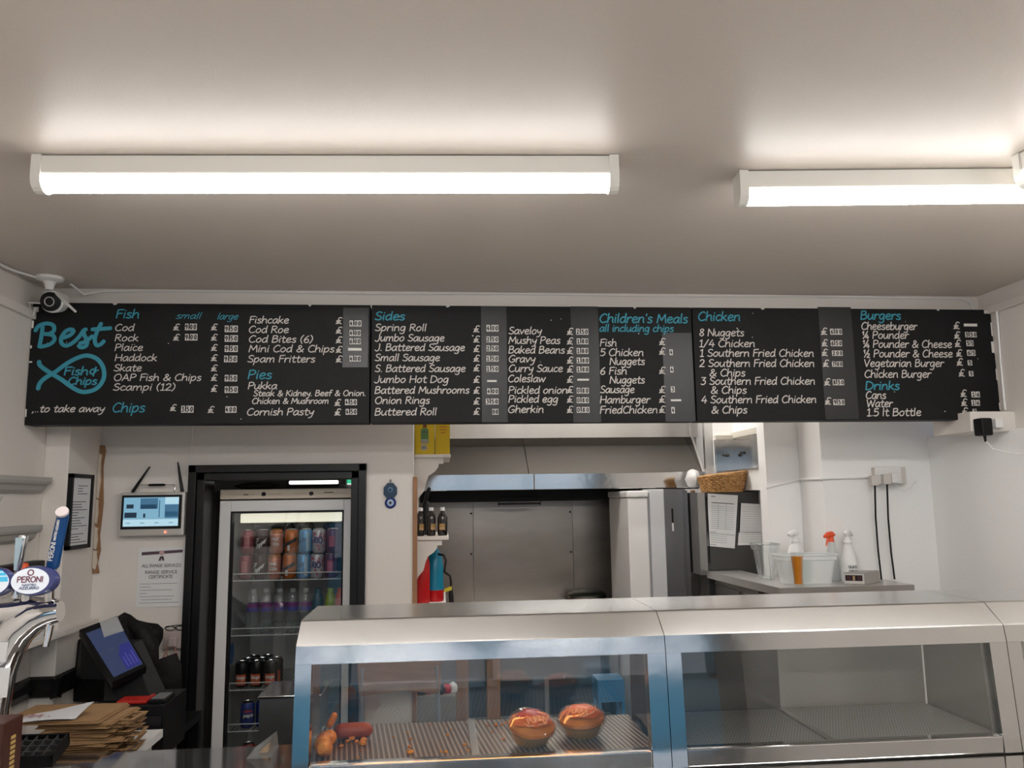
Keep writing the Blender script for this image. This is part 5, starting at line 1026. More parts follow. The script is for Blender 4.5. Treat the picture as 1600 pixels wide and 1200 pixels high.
def spray(label, x, y, z, h, body, head, turn, txt=None, wide=1.0):
    t = thing('spray_bottle', label, 'spray bottle', (x, y, z), 'spray bottles on the worktop')
    if h > 0.24: t.scale = (wide, wide, 1.0)
    obj('bottle_body', MB().lathe((x, y, z), [(0, 0), (0.036, 0), (0.038, 0.01), (0.038, 0.07), (0.034, 0.11), (0.022, 0.15), (0.016, 0.165), (0.020, 0.175), (0.016, 0.185)] if h > 0.2 else [(0, 0), (0.025, 0), (0.026, 0.01), (0.026, 0.12), (0.016, 0.165), (0.013, 0.18)], 24), body, t)
    zz = z + (0.185 if h > 0.2 else 0.18)
    c, s_ = cos(turn), sin(turn)
    def L(a, b, d): return (x + a * c - b * s_, y + a * s_ + b * c, zz + d)
    hd_ = obj('spray_head', MB().tube([L(0, 0, -0.004), L(0, 0, 0.012)], [0.014, 0.011], 14).tube([L(0.022, 0, 0.026), L(0.005, 0, 0.030), L(-0.02, 0, 0.028), L(-0.042, 0, 0.020)], [0.006, 0.014, 0.013, 0.007], 12).tube([L(0, 0, 0.01), L(0.002, 0, 0.028)], [0.010, 0.012], 12), head, t)
    obj('trigger', MB().tube([L(-0.020, 0, 0.018), L(-0.026, 0, 0.0), L(-0.034, 0, -0.022)], [0.005, 0.005, 0.003], 8), head, hd_)
    if txt:
        m = MB()
        for tx, v in txt: label_on(m, tx, lambda u, vv: can_fn((x, y, z), 0.0385, h)(u, vv), -0.022, v, 0.040, 0.011, 0.0022)
        obj('handwriting', m, ink, t)
    return t
whp = mat('white_bottle_plastic', (0.78, 0.78, 0.78), 0.35)
spray('white spray bottle standing behind the large frosted tub', 1.672, 3.70, 1.301, 0.25, whp, whp, radians(35), None, 1.25)
spray('white spray bottle with black handwriting behind the grey device', 1.856, 3.556, 1.301, 0.25, whp, whp, radians(215), (('QUICK', 0.062), ('SPRAY', 0.042)))
t = spray('clear spray bottle with orange head, left of the handwritten white one', 1.795, 3.588, 1.301, 0.18, clearp, mat('orange_head', (0.80, 0.10, 0.03), 0.4), radians(20))
t = thing('digital_timer', 'flat grey metal device with small dark display on the steel worktop', 'device', (1.86, 3.50, 1.301))
obj('casing', MB().hexa([(1.775, 3.455, 1.301), (1.850, 3.42, 1.301), (1.965, 3.50, 1.301), (1.90, 3.515, 1.301), (1.775, 3.455, 1.352), (1.850, 3.42, 1.352), (1.965, 3.50, 1.352), (1.90, 3.515, 1.352)]), mat('grey_enamel', (0.34, 0.32, 0.29), 0.5), t)
dv = Vector((0.075, -0.035, 0)); nn = Vector((-0.38, -0.92, 0)).normalized() * 0.001
def fp(u, v, d=1.0): p = Vector((1.775, 3.455, 1.302)) + dv * u + Vector((0, 0, 0.049 * v)) + nn * d; return p
m = MB()
def fq(u0, u1, v0, v1, k, d): m._m([m.bm.faces.new([m.bm.verts.new(fp(a, b, d)) for a, b in ((u0, v0), (u1, v0), (u1, v1), (u0, v1))])], k)
fq(0.02, 0.98, 0.06, 0.90, 0, 1.0); fq(0.06, 0.90, 0.28, 0.78, 1, 1.6); fq(0.42, 0.54, 0.32, 0.72, 2, 2.2); fq(0.64, 0.86, 0.34, 0.72, 3, 2.2); fq(0.12, 0.34, 0.34, 0.72, 3, 2.2)
obj('display', m, [mat('silver_front', (0.5, 0.49, 0.47), 0.4), plastic_black, mat('tan_button', (0.35, 0.22, 0.12), 0.5), mat('dark_red_display', (0.05, 0.015, 0.02), 0.3)], t)
# sockets, plugs, leads, trunking
a, b = at(1366, 757, Y=3.60), at(1404, 730, Y=3.60)
t = thing('wall_socket', 'white double wall socket with three plugs above the steel worktop', 'socket', ((a.x + b.x) / 2, 3.62, a.z))
sock = mat('cream_socket', (0.60, 0.56, 0.52), 0.4)
obj('backbox', MB().box(a.x, b.x + 0.025, 3.585, 3.6195, a.z, b.z, bev=0.004), sock, t)
obj('faceplate', MB().box(a.x - 0.002, b.x - 0.002, 3.578, 3.586, a.z + 0.002, b.z + 0.002, bev=0.003), upvc, t)
for k, (u, v) in enumerate(((1366, 750), (1385, 748), (1397, 746))):
    p = at(u, v, Y=3.56); mt = sock if k < 2 else upvc
    pg_ = obj('plug', MB().box(p.x - 0.018, p.x + 0.018, 3.548, 3.578, p.z - 0.026, p.z + 0.022, bev=0.006), mt, t)
for k, (lab, u0, u1, v1) in enumerate((('left black cable hanging from the double socket to the worktop', 1367, 1379, 905), ('right black cable hanging from the double socket to the worktop', 1386, 1400, 909))):
    p = at(u0, 757, Y=3.563); q = at(u1, v1, Y=3.575 - 0.0)
    solo('hanging_cable', MB().tube([p, p.lerp(q, 0.35) + Vector((0.002, 0.02, 0)), p.lerp(q, 0.7) + Vector((0.001, 0.02, 0)), Vector((q.x, 3.585, 1.302))], 0.0042, 8), plastic_black, lab, 'cable', 'black cables below the double socket')
p = at(1399, 752, Y=3.562)
solo('charger_lead', MB().tube([p + Vector((0, 0, -0.012)), p + Vector((0.012, -0.0, -0.035)), p + Vector((0.04, 0.0, -0.045)), p + Vector((0.08, 0.01, -0.03)), p + Vector((0.115, 0.02, 0.0))], 0.0025, 6), upvc, 'thin white lead curling right from the double socket', 'cable')
tk = [at(1249, 749, Y=3.853), at(1282, 748, Y=3.612), at(1364, 745, Y=3.612)]
m = MB(); w0 = at(1197, 762, Y=3.853)
m.tube([w0, tk[0]], 0.006, 6)
z_ = tk[1].z
m.tube([(1.783, 3.853, tk[0].z), (1.783, 3.613, z_)], 0.006, 6).tube([(1.783, 3.613, z_), tk[2]], 0.006, 6)
solo('cable_trunking', m, kwhite, 'thin white cable run along the kitchen wall to the double socket', 'cable')

# ================================================================== HEATED DISPLAY CASES on the counter
perf = grid_mat('perforated_steel_tray', (0.68, 0.67, 0.65), (0.03, 0.03, 0.03), 0.0085, 0.0085, 0.20, 0.40, 0.5, 'dot', 0.5)
ribbed = grid_mat('ribbed_steel_tray', (0.46, 0.415, 0.36), (0.17, 0.145, 0.12), 0.0135, 0.0135, 0.22, 0.32, 0.75, 'rib', 0.12)
bronze = mat('brown_tinted_steel', (0.30, 0.19, 0.12), 0.16, 1.0, noise=(4, (0.18, 0.10, 0.06), 3, 0.3, 0.7, (1, 2, 0.4)))  # steel of the left case's end panels, tinted brown
dimside = mat('dim_case_side', (0.24, 0.235, 0.22), 0.22, 1.0)
greyback = mat('sliding_door_steel', (0.52, 0.49, 0.44), 0.40, 0.5, noise=(5, (0.60, 0.57, 0.52), 3, 0.3, 0.7, (1, 1, 0.6)))
glassback = mat('dark_back_glass', (0.17, 0.165, 0.16), 0.18, 0.8)
satin = mat('satin_lid_steel', (0.80, 0.80, 0.79), 0.24, 1.0, bump=(6, 0.10, 0.008))
def display_case(label, x0, x1, traym, sidem, dividers, back):
    t = thing('display_case', label, 'food display case', ((x0 + x1) / 2, 2.3, 0), 'heated display cases along the counter')
    a, b = x0 + 0.001, x1 - 0.001
    obj('base', MB().box(a, b, 2.10, 2.51, 0, 1.015), steel, t)
    obj('sloping_lid', MB().prism([(2.1165, 1.336), (2.119, 1.339), (2.185, 1.387), (2.192, 1.390), (2.470, 1.390), (2.502, 1.380), (2.502, 1.366), (2.2, 1.376), (2.126, 1.328)], 'x', a, b), satin, t)
    obj('front_fascia', MB().prism([(2.1085, 1.293), (2.1165, 1.336), (2.119, 1.338), (2.127, 1.328), (2.124, 1.293)], 'x', a, b), polished, t)
    for px0, px1 in ((a, a + 0.040), (b - 0.048, b)):
        obj('corner_post', MB().prism([(2.088, 1.016), (2.1095, 1.2925), (2.150, 1.2925), (2.128, 1.016)], 'x', px0, px1), polished, t)
    obj('bottom_rail', MB().box(a + 0.041, b - 0.049, 2.090, 2.128, 1.016, 1.058, bev=0.003), polished, t)
    obj('front_glass', MB().prism([(2.104, 1.058), (2.108, 1.058), (2.127, 1.293), (2.123, 1.293)], 'x', a + 0.041, b - 0.049), case_glass, t)
    obj('side_panel', MB().box(a, a + 0.008, 2.155, 2.486, 1.016, 1.362), sidem, t)
    obj('side_panel', MB().box(b - 0.008, b, 2.155, 2.486, 1.016, 1.362), sidem, t)
    for k, (bx0, bx1, mm) in enumerate(back):
        obj('sliding_back_door', MB().box(bx0, bx1, 2.488 + 0.006 * k, 2.493 + 0.006 * k, 1.02, 1.362), mm, t)
    xs = [a + 0.009] + dividers + [b - 0.009]
    for p, q in zip(xs, xs[1:]):
        obj('tray', MB().box(p + 0.011, q - 0.011, 2.13, 2.485, 1.036, 1.046), traym, t)
    for d in dividers:
        obj('tray_divider', MB().box(d - 0.0105, d + 0.0105, 2.13, 2.485, 1.016, 1.052, bev=0.003), steel, t)
    return t
CA = display_case('left steel display case, holding the pies, sausage and crumbs', -0.362, 0.585, ribbed, bronze, [0.090], [(-0.352, 0.575, pane)])
CB = display_case('middle steel display case with empty perforated trays', 0.585, 1.530, perf, dimside, [1.037], [(0.595, 1.045, glassback), (1.03, 1.52, greyback)])
CC = display_case('steel display case at the right edge, mostly out of the photo', 1.530, 2.36, perf, dimside, [1.95], [(1.54, 2.35, greyback)])
obj('heat_lamp', MB().box(-0.25, 0.48, 2.36, 2.39, 1.345, 1.360), mat('orange_heat_lamp', (0.8, 0.4, 0.1), 0.4, emit=((1.0, 0.42, 0.12), 4.0)), CA)
# low front shelf the cases stand behind
t = thing('counter_shelf', 'bright steel shelf along the front of the display cases', 'counter', (0.9, 1.95, 0))
obj('shelf_top', MB().box(-0.36, 2.40, 1.78, 2.088, 0.985, 1.012, bev=0.004), polished, t)
obj('counter_front', MB().box(-0.36, 2.40, 1.86, 2.088, 0.0, 0.985), steel, t)
# food in the left case
TZ = 1.0465
def bread(p): return p
saus = mat('red_brown_sausage', (0.36, 0.075, 0.022), 0.4, bump=(60, 0.5, 0.004), noise=(40, (0.26, 0.045, 0.015), 3, 0.4, 0.7))
batter = mat('golden_batter', (0.78, 0.33, 0.03), 0.5, bump=(70, 0.9, 0.006), noise=(30, (0.52, 0.16, 0.015), 3, 0.4, 0.7))
a = at(492, 1150, Z=TZ + 0.02); b = at(538, 1146, Z=TZ + 0.02)
m = MB(); n = 12; pts = []; rs = []
for k in range(n + 1):
    f = k / n; pts.append((-0.292 + 0.105 * f, 2.345 + 0.004 * sin(f * 3), TZ + 0.021)); rs.append(0.021 * (max(0.06, 1 - (2 * f - 1) ** 6)) ** 0.5)
solo('sausage', m.tube(pts, rs, 14), saus, 'plump red-brown sausage at the left end of the left display case', 'sausage', origin=(-0.24, 2.345, TZ))
m = MB(); pts = []; rs = []; rnd = random.Random(9)
for k in range(15):
    f = k / 14; pts.append((-0.303 + 0.005 * sin(f * 9), 2.165 + 0.150 * f, TZ + 0.022 + 0.002 * sin(f * 14))); rs.append((0.020 + 0.0038 * rnd.uniform(-1, 1)) * (max(0.1, 1 - (2 * f - 1) ** 8)) ** 0.5)
solo('battered_sausage', m.tube(pts, rs, 14), batter, 'golden battered sausage lying front to back against the left end panel', 'battered sausage', origin=(-0.30, 2.2, TZ))
m = MB(); pts = []; rs = []
for k in range(9):
    f = k / 8; pts.append((-0.318 + 0.018 * f, 2.42 + 0.02 * f, TZ + 0.012 + 0.035 * f)); rs.append(0.010 * (max(0.15, 1 - (2 * f - 1) ** 6)) ** 0.5)
solo('batter_scrap', m.tube(pts, rs, 10), batter, 'upright brown batter scrap behind the sausage in the left display case', 'batter scrap', origin=(-0.31, 2.43, TZ))
m = MB(); rnd = random.Random(21)
for k in range(56):
    u, v = (rnd.uniform(512, 568), rnd.uniform(1134, 1168)) if k < 30 else (rnd.uniform(500, 735), rnd.uniform(1132, 1188)) if k < 48 else (rnd.uniform(755, 800), rnd.uniform(1130, 1160))
    p = at(u, v, Z=TZ); r = rnd.uniform(0.003, 0.0085) if k < 30 else rnd.uniform(0.0018, 0.0045)
    if not (2.14 < p.y < 2.48) or p.x < -0.265: continue
    m.blob((p.x, p.y, TZ + r * 0.75), r * 1.3, r, r * 0.8, 0.18, 8, k, 0, 4)
p = at(641, 1178, Z=TZ); m.blob((p.x, p.y, TZ + 0.005), 0.010, 0.008, 0.006, 0.15, 10, 3)
solo('batter_crumbs', m, batter, 'scattered golden batter crumbs over the trays of the left display case', 'crumbs', kind='stuff')
crust = mat('golden_pie_crust', (0.60, 0.26, 0.045), 0.45, noise=(18, (0.50, 0.17, 0.025), 3, 0.35, 0.7))
foil = mat('gold_foil', (0.55, 0.38, 0.13), 0.35, 0.35)
orange_l = mat('orange_wrapper_print', (0.72, 0.18, 0.035), 0.35); red_l = mat('crimson_wrapper_print', (0.34, 0.010, 0.025), 0.35); line_l = mat('pale_wrapper_line', (0.80, 0.45, 0.25), 0.4)
def pie(label, x, y, tilt, turn, red):
    T = Matrix.Translation((x, y, TZ)) @ Matrix.Rotation(turn, 4, 'Z') @ Matrix.Rotation(tilt, 4, 'X') @ Matrix.Scale(1.08, 4)
    t = thing('wrapped_pie', label, 'pie', (x, y, TZ), 'wrapped pies')
    lift = 0.043 * sin(abs(tilt))
    def put(m): bmesh.ops.transform(m.bm, matrix=Matrix.Translation((0, 0, lift)) @ T, verts=m.bm.verts); return m
    obj('foil_dish', put(MB().lathe((0, 0, 0), [(0, 0), (0.040, 0), (0.042, 0.003), (0.053, 0.030), (0.057, 0.031)], 28)), foil, t)
    obj('crust', put(MB().lathe((0, 0, 0), [(0.052, 0.030), (0.058, 0.034), (0.057, 0.042), (0.046, 0.050), (0.025, 0.055), (0, 0.056)], 28)), crust, t)
    m = MB().lathe((0, 0, 0), [(0.045, 0.002), (0.061, 0.030), (0.062, 0.045), (0.050, 0.058), (0.026, 0.064), (0, 0.066)], 24)
    for v in m.bm.verts: v.co += Vector((0.0025 * sin(v.co.x * 300 + v.co.y * 170), 0.0025 * sin(v.co.y * 260 + 1), 0.0015 * sin(v.co.x * 220)))
    obj('clear_wrapper', put(m), film, t)
    m = MB()
    def top(u, v, d=0.0):
        r = math.hypot(u, v); return Vector((u, v, 0.0685 - 7.0 * max(0, r - 0.006) ** 2 + d))
    def patch(pl, k, d):
        cx = sum(p[0] for p in pl) / len(pl); cy_ = sum(p[1] for p in pl) / len(pl); N = 5
        for i in range(len(pl)):
            p0, p1 = pl[i], pl[(i + 1) % len(pl)]
            for j in range(N):
                a0, a1 = j / N, (j + 1) / N
                qs = [(cx + (p0[0] - cx) * a0, cy_ + (p0[1] - cy_) * a0), (cx + (p0[0] - cx) * a1, cy_ + (p0[1] - cy_) * a1), (cx + (p1[0] - cx) * a1, cy_ + (p1[1] - cy_) * a1), (cx + (p1[0] - cx) * a0, cy_ + (p1[1] - cy_) * a0)]
                if j == 0: qs = [qs[0], qs[1], qs[2]]
                f = m.bm.faces.new([m.bm.verts.new(top(*q, d)) for q in qs]); f.material_index = k
    hexa_ = [(0.056 * cos(radians(60 * k + 20)), 0.046 * sin(radians(60 * k + 20))) for k in range(6)]
    patch(hexa_, 0, 0.0)
    if red: patch([(-0.036, -0.002), (-0.004, -0.012), (0.026, -0.012), (0.028, 0.034), (-0.004, 0.036), (-0.040, 0.020)], 1, 0.0008)
    for pl in ([(-0.044, 0.016), (-0.026, -0.038), (0.020, -0.038), (0.038, -0.008)], [(-0.006, 0.042), (0.028, 0.032), (0.042, 0.0), (0.018, -0.006)]):
        m.ribbon(pl, 0.0030, lambda u, v: top(u, v, 0.0016), 2)
    letters(m, 'PUKKA', lambda u, v: top(-0.024 + u, -0.034 + v + u * 0.1, 0.0016), 0.048, 0.016, 0.0030, 2, 0.0, smooth=2)
    obj('wrapper_print', put(m), [orange_l, red_l, line_l], t)
    return t
p = at(833, 1168, Z=TZ); pie('wrapped pie with orange and crimson print, tilted, left of two pies', p.x - 0.004, p.y + 0.030, radians(15), radians(18), True)
p = at(905, 1160, Z=TZ); pie('wrapped pie with orange print in a gold dish, right of two pies', p.x + 0.020, p.y + 0.060, radians(9), radians(-26), False)

# ================================================================== LEFT COUNTER with the beer taps
t = thing('bar_counter', 'dark glossy bar counter top along the bottom left below the beer taps', 'counter', (-1.0, 2.2, 0))
obj('counter_top', MB().box(-1.598, -0.364, 1.80, 2.485, 0.965, 1.0, bev=0.003), mat('dark_mirror_counter', (0.36, 0.36, 0.365), 0.07, 0.95), t)
obj('counter_body', MB().box(-1.598, -0.364, 1.86, 2.44, 0.0, 0.965), mat('dark_counter_body', (0.03, 0.03, 0.03), 0.5), t)
# beer font: swan-neck chrome column carrying a cross bar with two taps
t = thing('beer_font', 'chrome swan-neck beer font with two oval badges at the left edge', 'beer tap', (-1.075, 2.16, 1.0))
obj('column', MB().tube([(-1.100, 2.15, 1.0), (-1.100, 2.15, 1.12), (-1.098, 2.15, 1.21), (-1.090, 2.15, 1.29), (-1.074, 2.15, 1.345), (-1.045, 2.15, 1.392), (-1.005, 2.15, 1.422), (-0.972, 2.15, 1.432), (-0.948, 2.15, 1.434)], [0.043, 0.043, 0.043, 0.044, 0.044, 0.042, 0.037, 0.031, 0.026], 28), chrome, t)
obj('foot', MB().lathe((-1.100, 2.15, 1.0), [(0.058, 0), (0.055, 0.008), (0.050, 0.016), (0.044, 0.03)], 28), chrome, t)
obj('cross_bar', MB().tube([(-1.35, 2.165, 1.430), (-1.10, 2.165, 1.430), (-1.03, 2.16, 1.436), (-0.955, 2.15, 1.440)], [0.038, 0.038, 0.036, 0.024], 24), chrome, t)
RT = Matrix.Rotation(radians(84), 3, 'X')
def badge(cx, cz, rx, rz, y, parts):
    lens = obj('badge', MB().lathe((cx, y, cz), [(rx * 1.0, -0.02), (rx * 1.02, 0.0), (rx * 0.96, 0.010), (0, 0.010)], 32, mat=Matrix(RT) @ Matrix.Diagonal((1, rz / rx, 1))), mat('deep_blue_badge_rim', (0.06, 0.07, 0.20), 0.2), t)
    f = lambda u, v, d=0.0: Vector((cx, y, cz)) + RT @ Vector((u, v, 0.0105 + d))
    parts(lens, f, rx, rz)
def ell(m, f, rx, rz, k, d, cx=0.0, n=32):
    m._m([m.bm.faces.new([m.bm.verts.new(f(cx + rx * cos(a), rz * sin(a), d)) for a in [2 * pi * j / n for j in range(n)]])], k)
glowwhite = mat('lit_badge_white', (0.62, 0.64, 0.68), 0.3, emit=((0.85, 0.92, 1.0), 0.16)); glowblue = mat('lit_badge_cyan', (0.05, 0.40, 0.62), 0.3, emit=((0.1, 0.55, 0.8), 0.16)); redink = mat('red_ink', (0.20, 0.06, 0.09), 0.5); navyink = mat('navy_ink', (0.04, 0.06, 0.16), 0.5)
def peroni(lens, f, rx, rz):
    m = MB(); ell(m, f, rx * 0.86, rz * 0.86, 0, 0.001, -rx * 0.10); obj('badge_face', m, glowwhite, lens)
    m = MB(); g = lambda dx, dz: (lambda u, v: f(dx + u, dz + v, 0.002))
    letters(m, 'PERONI', g(-rx * 0.66, -rz * 0.08), rx * 1.12, rz * 0.36, 0.0028, 0, 0.0)
    letters(m, 'NASTRO', g(-rx * 0.42, -rz * 0.34), rx * 0.62, rz * 0.13, 0.0013, 1, 0.0); letters(m, 'AZZURRO', g(-rx * 0.54, -rz * 0.55), rx * 0.88, rz * 0.15, 0.0015, 1, 0.0)
    m.ribbon([(-rx * 0.1 + 0.0065 * cos(a), rz * 0.55 + 0.0065 * sin(a)) for a in [2 * pi * j / 16 for j in range(17)]], 0.003, lambda u, v: f(u, v, 0.002), 0)
    obj('badge_print', m, [redink, navyink], lens)
def cable(lens, f, rx, rz):
    m = MB(); ell(m, f, rx * 0.92, rz * 0.90, 0, 0.001); obj('badge_face', m, glowwhite, lens)
    m = MB()
    for v0, v1 in ((0.02, 0.34), (0.42, 0.62), (0.68, 0.78)):
        w0, w1 = 0.88 * math.sqrt(1 - v0 * v0), 0.88 * math.sqrt(1 - v1 * v1)
        m.bm.faces.new([m.bm.verts.new(f(a * rx, b * rz, 0.002)) for a, b in ((-w0, v0), (w0, v0), (w1, v1), (-w1, v1))])
    obj('blue_wave', m, glowblue, lens)
    m = MB(); letters(m, 'CABLE', lambda u, v: f(-rx * 0.5 + u, -rz * 0.24 + v, 0.002), rx * 1.02, rz * 0.20, 0.0026, 0, 0.0); letters(m, 'CAR', lambda u, v: f(-rx * 0.1 + u, -rz * 0.52 + v, 0.002), rx * 0.4, rz * 0.14, 0.0013, 0, 0.0)
    obj('badge_print', m, ink, lens)
badge(-0.996, 1.513, 0.052, 0.036, 2.11, peroni)
badge(-1.098, 1.512, 0.052, 0.036, 2.11, cable)
for x in (-1.03, -0.975):
    obj('tap_stem', MB().tube([(x, 2.15, 1.44), (x, 2.14, 1.50)], 0.012, 12), chrome, t)
DX, DZ = 0.016, -0.010
_n0 = set(o.name for o in COL.objects)
h = obj('tap_handle', MB().tube([(-0.985, 2.14, 1.548), (-0.985, 2.14, 1.556), (-0.977, 2.14, 1.62), (-0.968, 2.14, 1.680), (-0.9665, 2.135, 1.688)], [0.010, 0.0152, 0.0150, 0.0142, 0.0135], 20), mat('tap_blue', (0.004, 0.055, 0.19), 0.3), t)
obj('handle_ferrule', MB().tube([(-0.986, 2.14, 1.50), (-0.985, 2.14, 1.55)], [0.010, 0.009], 14), chrome, t)
obj('handle_end', MB().lathe((-0.9655, 2.128, 1.690), [(0.0150, -0.004), (0.0155, 0), (0.0150, 0.003), (0, 0.003)], 24, mat=Matrix.Rotation(radians(8), 3, 'Y') @ Matrix.Rotation(radians(52), 3, 'X')), mat('handle_end_white', (0.68, 0.60, 0.60), 0.4), h)
m = MB(); up_ = Vector((0.0185, 0, 0.132)).normalized(); sd_ = Vector((-0.98, 0, 0.14))
hf = lambda u, v: Vector((-0.9805, 2.1242, 1.570)) + up_ * u + Vector((-0.99, 0, 0.12)) * v
letters(m, 'PERONI', hf, 0.044, 0.0105, 0.0018, 0, 0.0); letters(m, 'NASTRO AZZURRO', lambda u, v: hf(u + 0.050, v + 0.002), 0.050, 0.0052, 0.0013, 0, 0.0)
obj('handle_print', m, upvc, h)
h = obj('tap_handle', MB().tube([(-1.068, 2.14, 1.545), (-1.066, 2.14, 1.56), (-1.063, 2.14, 1.60), (-1.060, 2.14, 1.628), (-1.060, 2.14, 1.634)], [0.006, 0.008, 0.0100, 0.0115, 0.009], 16), chrome, t)
obj('handle_panel', MB().hexa([(-1.073, 2.1295, 1.548), (-1.067, 2.1295, 1.548), (-1.067, 2.132, 1.548), (-1.073, 2.132, 1.548), (-1.072, 2.1255, 1.628), (-1.0555, 2.1255, 1.628), (-1.0555, 2.13, 1.628), (-1.072, 2.13, 1.628)]), mat('pale_blue_handle_panel', (0.42, 0.55, 0.62), 0.3), h)
obj('handle_stem', MB().tube([(-1.069, 2.14, 1.48), (-1.068, 2.14, 1.548)], [0.009, 0.006], 12), chrome, h)
for o in COL.objects:
    if o.name not in _n0: o.data.transform(Matrix.Translation((DX, 0, DZ)))
for x, nm in ((-1.045, 'a'), (-0.972, 'b')):
    obj('spout', MB().tube([(x, 2.15, 1.40), (x, 2.145, 1.375), (x - 0.002, 2.14, 1.35)], [0.011, 0.009, 0.007], 14), chrome, t)
for k, (z0, z1, x1, lab) in enumerate(((1.322, 1.372, -1.043, 'upper small white card on the chrome beer font column'), (1.240, 1.312, -1.034, 'lower small white card on the chrome beer font column'))):
    solo('price_card', MB().hexa([(-1.12, 2.100, z0), (x1 - 0.004, 2.100, z0 + 0.002), (x1 - 0.004, 2.103, z0 + 0.002), (-1.12, 2.103, z0), (-1.12, 2.100, z1), (x1, 2.100, z1 - 0.002), (x1, 2.103, z1 - 0.002), (-1.12, 2.103, z1)]), paper, lab, 'card', 'cards on the beer font')
# brown carton at the corner
t = thing('brown_carton', 'small dark brown carton with gold lettering in the bottom left corner', 'box', (-1.08, 2.03, 1.0))
obj('carton', MB().box(-1.075, -0.972, 1.965, 2.050, 1.001, 1.215, bev=0.002), mat('brown_carton', (0.055, 0.015, 0.010), 0.4), t)
m = MB().box(-1.030, -0.995, 1.964, 1.965, 1.10, 1.14)
for k in range(12): m.box(-0.972, -0.971, 2.0, 2.02, 1.05 + k * 0.011, 1.057 + k * 0.011)
obj('gold_print', m, mat('gold_print', (0.45, 0.30, 0.10), 0.4), t)

# ---- lower back shelf with bags
t = thing('back_shelf', 'pale low shelf behind the bar counter carrying the paper bags', 'shelf', (-1.2, 2.7, 0))
obj('shelf_top', MB().box(-1.46, -0.935, 2.492, 2.93, 0.915, 0.94), upvc, t)
obj('shelf_body', MB().box(-1.46, -0.96, 2.52, 2.90, 0, 0.915), white, t)
def kbag(label, x, y, z, w, d, rz, handle=True, h=0.007, group='folded brown paper bags'):
    t = thing('paper_bag', label, 'paper bag', (x, y, z), group)
    m = MB()
    for k in range(2): m.box(x - w / 2 + 0.004 * k, x + w / 2 - 0.006 * k, y - d / 2 + 0.004 * k, y + d / 2, z + h * 0.5 * k, z + h * 0.5 * (k + 1) - 0.0006, bev=0.001)
    obj('folded_body', m, kraft, t)
    if handle:
        e = x + w / 2
        obj('flat_handle', MB().box(e - 0.002, e + 0.045, y - 0.05, y - 0.038, z + h * 0.4, z + h * 0.4 + 0.002).box(e - 0.002, e + 0.045, y + 0.038, y + 0.05, z + h * 0.4, z + h * 0.4 + 0.002).box(e + 0.033, e + 0.045, y - 0.038, y + 0.038, z + h * 0.4, z + h * 0.4 + 0.002), kraft, t)
    t.rotation_euler = (0, 0, rz)
    return t
rnd = random.Random(12)
z = 0.9405
proto = kbag('folded brown paper bag low in the stack behind the beer taps', -1.09, 2.70, z, 0.22, 0.19, 0.1)
for k in range(1, 13):
    z += 0.0085
    top = k == 12
    dup(proto, (-1.085 + rnd.uniform(-0.014, 0.016) + (0.010 if k > 8 else 0), 2.70 + rnd.uniform(-0.012, 0.012), z), 'top small folded bag with a cut-out handle, on the stack behind the beer taps' if top else None, None, rnd.uniform(-0.16, 0.2))
z += 0.0085
kbag('large flat brown paper bag spread on top of the stack of small bags', -1.155, 2.70, z, 0.30, 0.21, -0.05, False, 0.010, None)
z += 0.011
m = MB()
N = 10; G = [[None] * (N + 1) for _ in range(N + 1)]
c4 = [(-1.262, 2.58, z), (-1.085, 2.595, z), (-1.065, 2.68, z + 0.024), (-1.255, 2.66, z)]
for i in range(N + 1):
    for j in range(N + 1):
        u, v = i / N, j / N
        p = Vector(c4[0]).lerp(Vector(c4[1]), u).lerp(Vector(c4[3]).lerp(Vector(c4[2]), u), v)
        p.z += 0.0015 + 0.006 * abs(sin(u * 3 + v * 2)) * u
        G[i][j] = (m.bm.verts.new(p), m.bm.verts.new(p + Vector((0, 0, 0.0012))))
for i in range(N):
    for j in range(N):
        for k in (0, 1):
            q = [G[i][j][k], G[i + 1][j][k], G[i + 1][j + 1][k], G[i][j + 1][k]]
            m.bm.faces.new(q if k else q[::-1]).smooth = True
t = thing('paper_wrap', 'crinkled white printed paper lying on the large brown bag', 'paper', c4[0])
obj('sheet', m, mat('white_wrap', (0.60, 0.60, 0.62), 0.6, bump=(40, 0.4, 0.01)), t)
m = MB()
for k in range(4): m.ribbon(curve([(-1.245 + k * 0.026, 2.61), (-1.240 + k * 0.026, 2.63), (-1.228 + k * 0.026, 2.625), (-1.224 + k * 0.026, 2.645)], 3), 0.006, lambda u, v: Vector((u, v, z + 0.0095)), 0)
obj('red_print', m, mat('faded_red_print', (0.38, 0.12, 0.13), 0.6), t)
# black grid tray in front of the bags
t = thing('black_tray', 'black plastic tray with a square grid in front of the paper bags', 'tray', (-1.118, 2.36, 1.001))
gx = [-1.200, -1.036]; gy = [2.36, 2.465]; z0, z1 = 1.001, 1.036
m = MB().box(gx[0], gx[1], gy[0], gy[1], z0, z0 + 0.012)
for a in ((gx[0], gx[1], gy[0], gy[0] + 0.006), (gx[0], gx[1], gy[1] - 0.006, gy[1]), (gx[0], gx[0] + 0.006, gy[0], gy[1]), (gx[1] - 0.006, gx[1], gy[0], gy[1])): m.box(*a, z0 + 0.012, z1)
obj('tray_body', m, plastic_black, t)
m = MB()
for k in range(1, 6): m.box(gx[0] + k * 0.0273 - 0.001, gx[0] + k * 0.0273 + 0.001, gy[0] + 0.006, gy[1] - 0.006, z0 + 0.012, z1 - 0.002)
for k in range(1, 4): m.box(gx[0] + 0.006, gx[1] - 0.006, gy[0] + k * 0.0262 - 0.001, gy[0] + k * 0.0262 + 0.001, z0 + 0.012, z1 - 0.0022)
obj('grid', m, mat('black_grid', (0.05, 0.05, 0.052), 0.4), t)
